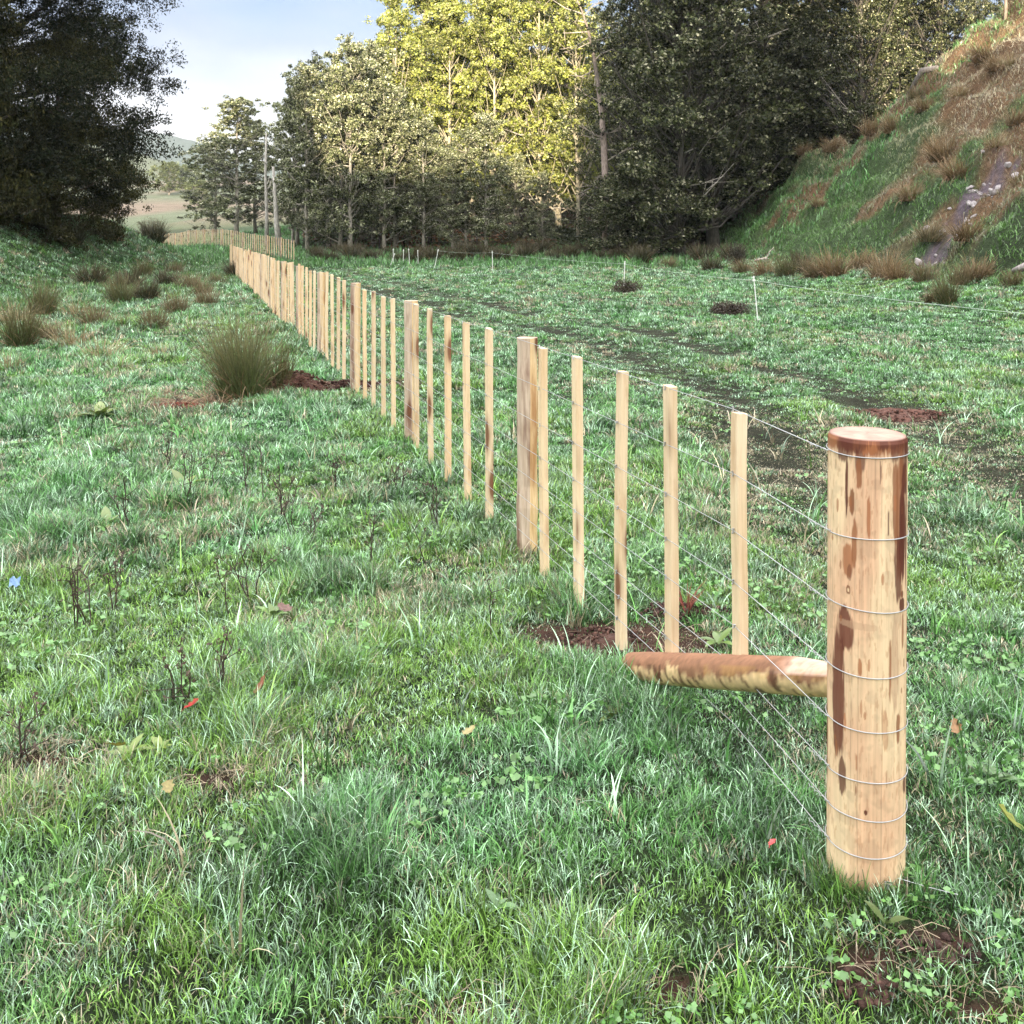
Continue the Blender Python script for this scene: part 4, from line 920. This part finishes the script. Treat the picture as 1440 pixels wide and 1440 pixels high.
rushes([('a', 30, 14.8, 1.0), ('k', 100, 14.5, .95), ('k', 145, 13.0, .8), ('k', 12, 12.0, .6), ('b', 66, 15.6, .7), ('a', 168, 23.5, 1.1), ('b', 218, 17.0, .75), ('k', 178, 17.5, .7), ('b', 250, 20.5, .8), ('b', 290, 23, .8), ('k', 105, 20, .9), ('b', 268, 29, 1.1), ('k', 225, 13.2, .5), ('a', 200, 36, 1.2), ('a', 384, 10.3, .8), ('f', 130, 31, 1.0), ('f', 180, 30, .9), ('f', 235, 31, .8), ('b', 285, 26, .9), ('f', 330, 38, .8), ('a', 60, 20, 1.0), ('b', 135, 17, .8), ('k', 20, 18, 1.0), ('f', 205, 25, .7), ('f', 155, 42, 1.3), ('f', 215, 46, 1.3), ('b', 245, 40, 1.2), ('f', 100, 38, 1.1), ('b', 305, 32, .9)], '%s rush clump from the left on the grass left of the fence', 'rush clumps left of the fence')
rushes([('f', 900, 50, 1.3), ('b', 940, 46, 1.2), ('f', 985, 50, 1.2), ('f', 1030, 47, 1.3), ('b', 1045, 39, 1.3), ('c', 1075, 37, 1.2), ('a', 1105, 35, 1.4), ('f', 1125, 36, 1.1), ('b', 1150, 33, 1.6), ('c', 1172, 32.5, 1.6), ('c', 1245, 30, 1.5), ('c', 1262, 29, 1.2), ('b', 1300, 27, 1.1), ('a', 1331, 21.8, 1.0), ('b', 1352, 25, 1.0), ('c', 1375, 25, 1.1), ('b', 1425, 23, .8), ('b', 1312, 22.3, .7), ('f', 1000, 43, .9), ('c', 1210, 34, 1.3)], '%s rush clump from the left along the foot of the bank', 'rush clumps at the foot of the bank')
r2 = np.random.default_rng(77)
rushes([('f', 440 + k * 13.5 + r2.normal(0, 4), 52 + r2.uniform(0, 9), r2.uniform(.7, 1.25)) for k in range(34)], '%s dark rush clump from the left in the row below the poplars', 'dark rush clumps below the poplars')
rushes([('c', 1300, 45, 1.4), ('c', 1385, 44, 1.9), ('c', 1400, 41, 1.4), ('c', 1325, 38, 1.8), ('c', 1255, 47, 1.6), ('c', 1225, 50, 1.7), ('c', 1430, 34, 1.3), ('k', 1432, 30, 1.1), ('c', 1345, 34, 1.6), ('k', 1400, 33, 1.4), ('c', 1170, 56, 1.6), ('b', 1310, 31, 1.4), ('c', 1360, 28.5, 1.4), ('c', 1130, 58, 1.4), ('k', 1350, 42, 1.4), ('k', 1420, 40, 1.6), ('c', 1280, 36, 1.3), ('c', 1150, 46, 1.0), ('b', 1290, 49, 1.5)], '%s rusty tussock from the left on the steep bank', 'rusty tussocks on the bank', 'tussock')

# dead brown scrub in the paddock
def scrub(seed, H_, Rr, colr):
    r_ = np.random.default_rng(seed); G = Geo()
    for k in range(60):
        a = r_.uniform(0, 6.28); e = np.array([math.cos(a) * Rr * r_.random(), math.sin(a) * Rr * r_.random(), H_ * r_.uniform(.5, 1)]); m_ = e * .5 + r_.normal(0, .04, 3)
        G.tube([(0, 0, -.03), m_, e], [.01, .007, .003], 4, np.array(colr) * .6, False)
    P = r_.normal(0, 1, (2600, 3)); P /= np.linalg.norm(P, axis=1)[:, None]; P *= r_.random((2600, 1)) ** .4; P *= [Rr, Rr, H_]; P[:, 2] = np.abs(P[:, 2]) * (.6 + .5 * vnoise(P[:, 0] * 6 + seed, P[:, 1] * 6)); P[:, :2] *= (.7 + .5 * vnoise(P[:, 0] * 5, P[:, 1] * 5 + 9))[:, None]
    V, q, C = leaves(P, np.zeros(3), .045, np.array(colr) * r_.uniform(.5, 1.4, (2600, 1)), r_, .5); G.add(V, None, q, C); return G
for px_, Y_, H_, R2, lb, c_ in ((1028, 20.5, .30, .55, 'dark brown low dead bush left of the leaning white fence post', (.065, .05, .035)), (882, 27.2, .42, .55, 'reddish brown dead bush behind a white electric fence post', (.075, .06, .04)), (1036, 44, 1.1, .5, 'small dark bare shrub at the left foot of the bank', (.06, .05, .035))):
    x_ = gx(px_, Y_); o = scrub(int(px_), H_, R2, c_).build('dead_bush', M_rush); o.location = (x_, Y_, float(zg(x_, Y_))); tag(o, lb, 'bush')

# ------------------------------------------------------------------ earth mounds
def mound(x, y, rx, ry, h, seed, label, rz=0, colr=(.10, .045, .028), clod=160):
    r_ = np.random.default_rng(seed); a = np.linspace(0, 2 * np.pi, 72, endpoint=False); rr2 = np.linspace(0, 1, 26); A2, RR = np.meshgrid(a, rr2)
    f = fbm(np.cos(A2) * RR * 2.2 + seed, np.sin(A2) * RR * 2.2, 5) - .5; f2 = fbm(np.cos(A2) * RR * 9 + seed, np.sin(A2) * RR * 9, 3) - .5
    lx = np.cos(A2) * RR * rx * (1 + .3 * f); ly = np.sin(A2) * RR * ry * (1 + .3 * f); hz = h * (1 - RR ** 2).clip(0) ** 1.1 * (1 + 1.0 * f + .6 * f2)
    cx_, cy_ = math.cos(rz), math.sin(rz); wx = x + lx * cx_ - ly * cy_; wy = y + lx * cy_ + ly * cx_; wz = zg(wx, wy) + hz - .025 * RR
    V = np.stack([wx.ravel(), wy.ravel(), wz.ravel()], -1); n_ = 72; i_ = (np.arange(25)[:, None] * n_ + np.arange(n_)[None]); j_ = (np.arange(25)[:, None] * n_ + (np.arange(n_)[None] + 1) % n_)
    q = np.stack([i_, j_, j_ + n_, i_ + n_], -1).reshape(-1, 4); C = np.array(colr) * (.6 + .9 * (f2.ravel() + .5))[:, None]
    G = Geo(); G.add(V, None, q, C)
    for k in range(clod):
        t = math.sqrt(r_.random()) * 1.05; b = r_.uniform(0, 6.28); u, v = math.cos(b) * t * rx, math.sin(b) * t * ry; X_, Y__ = x + u * cx_ - v * cy_, y + u * cy_ + v * cx_
        s_ = r_.uniform(.004, .013) * (1 + .12 * max(0, y - 4)); hz_ = h * max(0, 1 - t * t) * .9
        v8 = r_.normal(0, 1, (8, 3)) * .25 + np.array([[i, j, k2] for k2 in (-1, 1) for j in (-1, 1) for i in (-1, 1)]); v8 = v8 / np.linalg.norm(v8, axis=1)[:, None] * s_
        G.add(v8 + [X_, Y__, float(zg(X_, Y__)) + hz_ + .3 * s_], None, [[0, 2, 3, 1], [4, 5, 7, 6], [0, 1, 5, 4], [2, 6, 7, 3], [0, 4, 6, 2], [1, 3, 7, 5]], np.array(colr) * r_.uniform(.5, 1.9))
    o = G.build('earth_mound', M_soil, None, True); tag(o, label, 'earth mound'); return o
mound(-2.33, 10.5, .42, .40, .22, 1, 'dark brown turned earth mound between the biggest rush clump and the fence', .3, (.075, .034, .024), 260)
mound(-1.72, 10.75, .34, .22, .07, 2, 'thin strip of dark soil reaching from the earth mound to the fence', .1, (.06, .03, .024), 160)
mound(-3.2, 9.2, .42, .18, .06, 3, 'reddish soil patch in front of the biggest rush clump', .2, (.17, .05, .035), 220)
mound(gx(1258, 9.3), 9.3, .44, .26, .07, 4, 'low reddish brown molehill in the paddock behind the corner post', 0, (.13, .065, .05), 240)
mound(.40, 4.02, .22, .24, .04, 5, 'loose brown soil where the diagonal stay is dug in', 0, (.085, .045, .034), 260)
mound(.74, 4.40, .22, .10, .03, 6, 'dark scraped soil behind the first battens', 0, (.065, .036, .03), 200)
mound(gx(1215, 2.2), 2.18, .07, .055, .015, 7, 'small patch of dark soil in front of the corner post', 0, (.07, .038, .03), 50)
mound(gx(1312, 2.3), 2.26, .10, .06, .015, 8, 'patch of dark soil to the right of the corner post base', 0, (.06, .035, .03), 60)
# straw bits over the soil
G = Geo()
for (a, b, rx, ry) in SOIL:
    for k in range(int(25 + 75 * rx)):
        t = math.sqrt(rng.random()) * 1.3; u = rng.uniform(0, 6.28); X_, Y__ = a + math.cos(u) * t * rx, b + math.sin(u) * t * ry; an = rng.uniform(0, 6.28); ln = rng.uniform(.03, .10) * (1 + .05 * Y__)
        z0 = float(zg(X_, Y__)); hh = rng.uniform(.01, .04); z1_ = float(zg(X_ + math.cos(an) * ln, Y__ + math.sin(an) * ln)); wdt = .0008 * max(1, Y__ / 5)
        G.tube([(X_, Y__, z0 + .01), (X_ + math.cos(an) * ln * .5, Y__ + math.sin(an) * ln * .5, (z0 + z1_) / 2 + hh), (X_ + math.cos(an) * ln, Y__ + math.sin(an) * ln, z1_ + .012)], wdt, 3, np.array([.5, .40, .28]) * rng.uniform(.3, 1.1), False)
tag(G.build('straw', M_rush), 'dry straw and root bits lying over the bare soil', kind='stuff')

# ------------------------------------------------------------------ rocks and weathered wood on the bank
r_ = np.random.default_rng(15)
def rock_mesh(seed):
    import bmesh
    bm = bmesh.new(); bmesh.ops.create_icosphere(bm, subdivisions=2, radius=1); rr3 = np.random.default_rng(seed); off = rr3.uniform(0, 50)
    for v in bm.verts:
        p = v.co; f = float(fbm(p.x * 1.3 + off, p.y * 1.3 + p.z * 2.1, 3)) - .5; v.co = p * (1 + 1.6 * f); v.co.z *= .6; v.co.x *= 1.2
    me = bpy.data.meshes.new('rock'); bm.to_mesh(me); bm.free()
    a = me.color_attributes.new('col', 'FLOAT_COLOR', 'POINT'); n_ = len(me.vertices); cc = np.ones((n_, 4), np.float32); cc[:, :3] = np.array([.58, .53, .54]) * rr3.uniform(.6, 1.1); a.data.foreach_set('color', cc.ravel()); me.materials.append(M_rock); return me
RM = [rock_mesh(s) for s in range(6)]
rk = []
while len(rk) < 39:
    t = r_.random(); x_ = 12.3 + 3.6 * t; Y_ = 30.1 + .62 * (x_ - 12.5) + r_.normal(0, .55 + .3 * t)
    rk.append((topx(x_, Y_), x_, Y_, r_.uniform(.035, .13)))
rk.sort()
for k, (px_, x_, Y_, s_) in enumerate(rk):
    o = bpy.data.objects.new('rock', RM[int(r_.integers(6))]); COL.objects.link(o); o.location = (x_, Y_, float(zg(x_, Y_)) + .02); o.scale = (s_, s_, s_); o.rotation_euler = tuple(r_.uniform(0, 6.28, 3) * [.15, .15, 1])
    tag(o, '%s pale stone from the left in the bare slip on the bank' % ORD[k], 'stone', 'pale stones in the bare slip')
def log(name, pts, rads, label, colr, cat='log'):
    P = np.array([[gx(a, Y), Y, float(zg(gx(a, Y), Y)) + h] for a, Y, h in pts]); o = empty(name, tuple(P[0])); G = Geo(); G.tube(P - P[0], rads, 9, colr); G.build('trunk', M_bark, o, True)
    G = Geo(); m_ = (P[1] - P[0]); G.tube([m_, m_ + [.1, -.1, .3], m_ + [.3, -.1, .5]], [.03, .02, .01], 5, colr, False); G.build('branch_stub', M_bark, o); tag(o, label, cat); return o
log('weathered_log', [(1276, 51, .02), (1298, 50, .12), (1318, 49, .05)], [.12, .20, .14], 'pale grey fallen log lying on the skyline of the bank', (.20, .18, .17))
log('weathered_log', [(1426, 24, .08), (1445, 23.5, .14)], [.07, .09], 'grey log end lying on the grass at the right edge', (.42, .37, .36))
log('weathered_log', [(1062, 45, .05), (1078, 44.5, .12)], [.06, .07], 'small pale stick of wood at the left foot of the bank', (.6, .52, .46))

# ------------------------------------------------------------------ small near things
def weed_stem(x, y, h, seed, label):
    r3 = np.random.default_rng(seed); G = Geo(); c_ = (.055, .035, .032)
    for k in range(int(r3.integers(1, 4))):
        a = r3.uniform(0, 6.28); ln = r3.uniform(.0, .45); hh = h * r3.uniform(.6, 1.05)
        P = [np.array([.0, 0, -.02])]
        for j in range(1, 6): P.append(P[0] + np.array([math.cos(a) * ln * hh * j / 5, math.sin(a) * ln * hh * j / 5, hh * j / 5]) + r3.normal(0, .007, 3))
        G.tube(P, np.linspace(.0026, .0012, 6) * (1 + .08 * y), 5, c_)
        for j in (2, 3, 4, 4):
            e = P[j] + np.array([r3.normal(0, .04), r3.normal(0, .04), r3.uniform(.02, .08)]); G.tube([P[j], e], [.0015 * (1 + .08 * y), .0008 * (1 + .08 * y)], 4, c_)
            Pm = e + r3.normal(0, .006, (5, 3)); V, q, C = leaves(Pm, np.zeros(3), .016, np.tile(CA([.09, .06, .045]), (5, 1)), r3, .5); G.add(V, None, q, C)
    o = G.build('weed_stem', M_rush); o.location = (x, y, float(zg(x, y))); tag(o, label, 'weed', 'dry dark weed stems in the grass')
WS = [(235, 668), (262, 715), (300, 705), (345, 698), (372, 705), (412, 758), (440, 765), (325, 868), (355, 850), (160, 860), (105, 885), (122, 880), (255, 1000), (303, 985), (600, 790), (612, 745), (560, 700), (470, 690), (690, 900), (30, 1090), (250, 598), (520, 795), (395, 735), (180, 745)]
WS = sorted(WS)
for k, (px_, py) in enumerate(WS):
    Y_ = EYE * F / (py - HOR); weed_stem(gx(px_, Y_), Y_, .2 + .18 * r_.random() + .012 * Y_, k, '%s dry dark weed stem from the left in the near grass' % ORD[k])
def fallen(px_, py, s_, c_, label, up=.05):
    Y_ = EYE * F / (py - HOR); x_ = gx(px_, Y_); G = Geo(); k = 7; u = np.linspace(-1, 1, k); UU, VV = np.meshgrid(u, u); r3 = np.random.default_rng(int(px_ + py)); 
    wdt = np.sqrt(np.clip(1 - UU ** 2, 0, 1)) * (1 - .3 * UU) * (.8 + .2 * np.cos(UU * 9)) * .7; X3 = UU * s_; Y3 = VV * wdt * s_; Z3 = .35 * s_ * np.abs(VV) * wdt + .25 * s_ * UU ** 2
    V = np.stack([X3.ravel(), Y3.ravel(), Z3.ravel()], -1); i_ = (np.arange(k - 1)[:, None] * k + np.arange(k - 1)[None]).ravel()
    G.add(V, None, np.stack([i_, i_ + 1, i_ + k + 1, i_ + k], -1), np.array(c_) * r3.uniform(.7, 1.2, (len(V), 1))); G.tube([(s_ * .95, 0, .25 * s_), (s_ * 1.5, .1 * s_, .1 * s_)], .0012, 4, np.array(c_) * .6)
    o = G.build('fallen_leaf', M_rush, None, True); o.location = (x_, Y_, float(zg(x_, Y_)) + up); o.rotation_euler = (r3.normal(0, .35), r3.normal(0, .35), r3.uniform(0, 6.28)); tag(o, label, 'leaf', 'fallen leaves on the grass')
fallen(270, 1022, .028, (.34, .03, .02), 'bright red fallen leaf in the grass at the left', .07)
fallen(368, 994, .036, (.26, .10, .06), 'brown fallen leaf up and right of the bright red one', .07)
fallen(1086, 1228, .016, (.75, .12, .12), 'tiny pinkish red leaf left of the corner post base', .05)
fallen(400, 874, .04, (.17, .10, .085), 'dull brown fallen leaf in the middle of the near grass', .06)
fallen(165, 1077, .026, (.24, .21, .05), 'dull yellow fallen leaf near the left edge', .06)
fallen(237, 1140, .028, (.26, .22, .09), 'pale yellow-brown leaf below the yellow one', .05)
fallen(1420, 1190, .045, (.26, .28, .07), 'olive yellow broad leaf in the grass at the right edge', .05)
fallen(1345, 1050, .03, (.30, .17, .08), 'brown leaf in the grass right of the corner post', .05)
fallen(660, 1048, .026, (.34, .30, .14), 'small straw coloured leaf in the centre of the near grass', .05)
Y_ = EYE * F / (848 - HOR); x_ = gx(20, Y_); G = Geo(); k = 9; u = np.linspace(-1, 1, k); UU, VV = np.meshgrid(u, u)
V = np.stack([UU.ravel() * .022, VV.ravel() * .022, (.022 * fbm(UU * 2 + 4, VV * 2, 3) + .012 * np.sin(UU * 5 + VV * 3)).ravel()], -1); i_ = (np.arange(k - 1)[:, None] * k + np.arange(k - 1)[None]).ravel(); q = np.stack([i_, i_ + 1, i_ + k + 1, i_ + k], -1)
G.add(V, None, q); V2 = V.copy(); V2[:, 2] -= .0015; G.add(V2, None, q[:, ::-1]); o = G.build('litter', M_blue, None, True); o.location = (x_, Y_, float(zg(x_, Y_)) + .09); o.rotation_euler = (R(38), R(10), .5); tag(o, 'crumpled pale blue scrap of litter in the grass at the left edge', 'litter')
# broad leaved plants
def dock(px_, py, s_, n_, c_, label, up=.7):
    Y_ = EYE * F / (py - HOR); x_ = gx(px_, Y_); r3 = np.random.default_rng(int(px_ * 3 + py)); G = Geo()
    for j in range(n_):
        a = 6.28 * j / n_ + r3.normal(0, .3); L_ = s_ * r3.uniform(.6, 1.1); k = 8; t = np.linspace(0, 1, k); el = up * r3.uniform(.5, 1.3)
        wd_ = .17 * L_ * np.sin(np.pi * np.clip(t, .04, .98) ** .8) ; xr = t * L_ * math.cos(el) ; zr = .015 + L_ * (t * math.sin(el) - .35 * t ** 2 * math.cos(el))
        fl = []
        for sgn, dz_ in ((-1, .25), (0, 0), (1, .25)): fl.append(np.stack([xr * math.cos(a) - sgn * wd_ * math.sin(a), xr * math.sin(a) + sgn * wd_ * math.cos(a), zr + dz_ * wd_], -1))
        V = np.stack(fl, 1).reshape(-1, 3); ii_ = (np.arange(k - 1)[:, None] * 3 + np.arange(2)[None]).ravel(); G.add(V, None, np.stack([ii_, ii_ + 1, ii_ + 4, ii_ + 3], -1), np.array(c_) * .75 * r3.uniform(.7, 1.3))
    o = G.build('broadleaf_weed', M_grass, None, True); o.location = (x_, Y_, float(zg(x_, Y_))); tag(o, label, 'weed', 'broad leaved weeds in the grass')
DK = [(1246, 1328, .075, 3, (.2, .28, .1)), (180, 1070, .09, 9, (.2, .28, .05)), (225, 1062, .07, 8, (.22, .3, .05)), (862, 1015, .09, 8, (.16, .22, .05)), (385, 870, .12, 9, (.16, .27, .06)), (150, 745, .16, 9, (.2, .28, .08)), (260, 690, .2, 9, (.22, .3, .06)), (700, 1280, .06, 7, (.12, .26, .08)), (1130, 985, .12, 9, (.1, .2, .07)), (1010, 905, .12, 7, (.16, .26, .06)), (1395, 1110, .09, 8, (.15, .26, .1)), (140, 590, .25, 10, (.2, .27, .06)), (520, 760, .12, 8, (.13, .24, .08)), (60, 1130, .08, 7, (.13, .28, .1))]
DK.sort()
for k, d in enumerate(DK): dock(*d, '%s broad leaved green weed from the left in the near grass' % ORD[k])
x_, y_ = gx(966, 4.35), 4.35
# rust red dead weed behind the second batten
G = Geo(); r3 = np.random.default_rng(4)
for j in range(26):
    a = r3.uniform(0, 6.28); l_ = r3.uniform(.06, .17); G.tube([(0, 0, 0), (math.cos(a) * l_ * .3, math.sin(a) * l_ * .3, l_ * .7), (math.cos(a) * l_ * .6, math.sin(a) * l_ * .6, l_)], [.004, .004, .001], 4, np.array([.36, .12, .09]) * r3.uniform(.5, 1.1), False, .4)
o = G.build('dead_weed', M_rush); o.location = (x_, y_, float(zg(x_, y_))); tag(o, 'rust red dead weed standing in the soil behind the second batten', 'weed')

# ------------------------------------------------------------------ valley air
G = Geo(); G.box((0, 60, 75), (5200, 5200, 160)); hz_o = G.build('haze', M_soil); hz_o.data.materials.clear()
hm_ = bpy.data.materials.new('valley_haze'); hm_.use_nodes = True; t_ = hm_.node_tree; t_.nodes.clear()
ho = N(t_, 'ShaderNodeOutputMaterial'); pv = N(t_, 'ShaderNodeVolumePrincipled'); pv.inputs['Color'].default_value = (.86, .92, 1, 1); pv.inputs['Density'].default_value = .00016; pv.inputs['Anisotropy'].default_value = .1
t_.links.new(pv.outputs[0], ho.inputs['Volume']); hz_o.data.materials.append(hm_); tag(hz_o, 'thin pale morning haze filling the valley', kind='stuff')
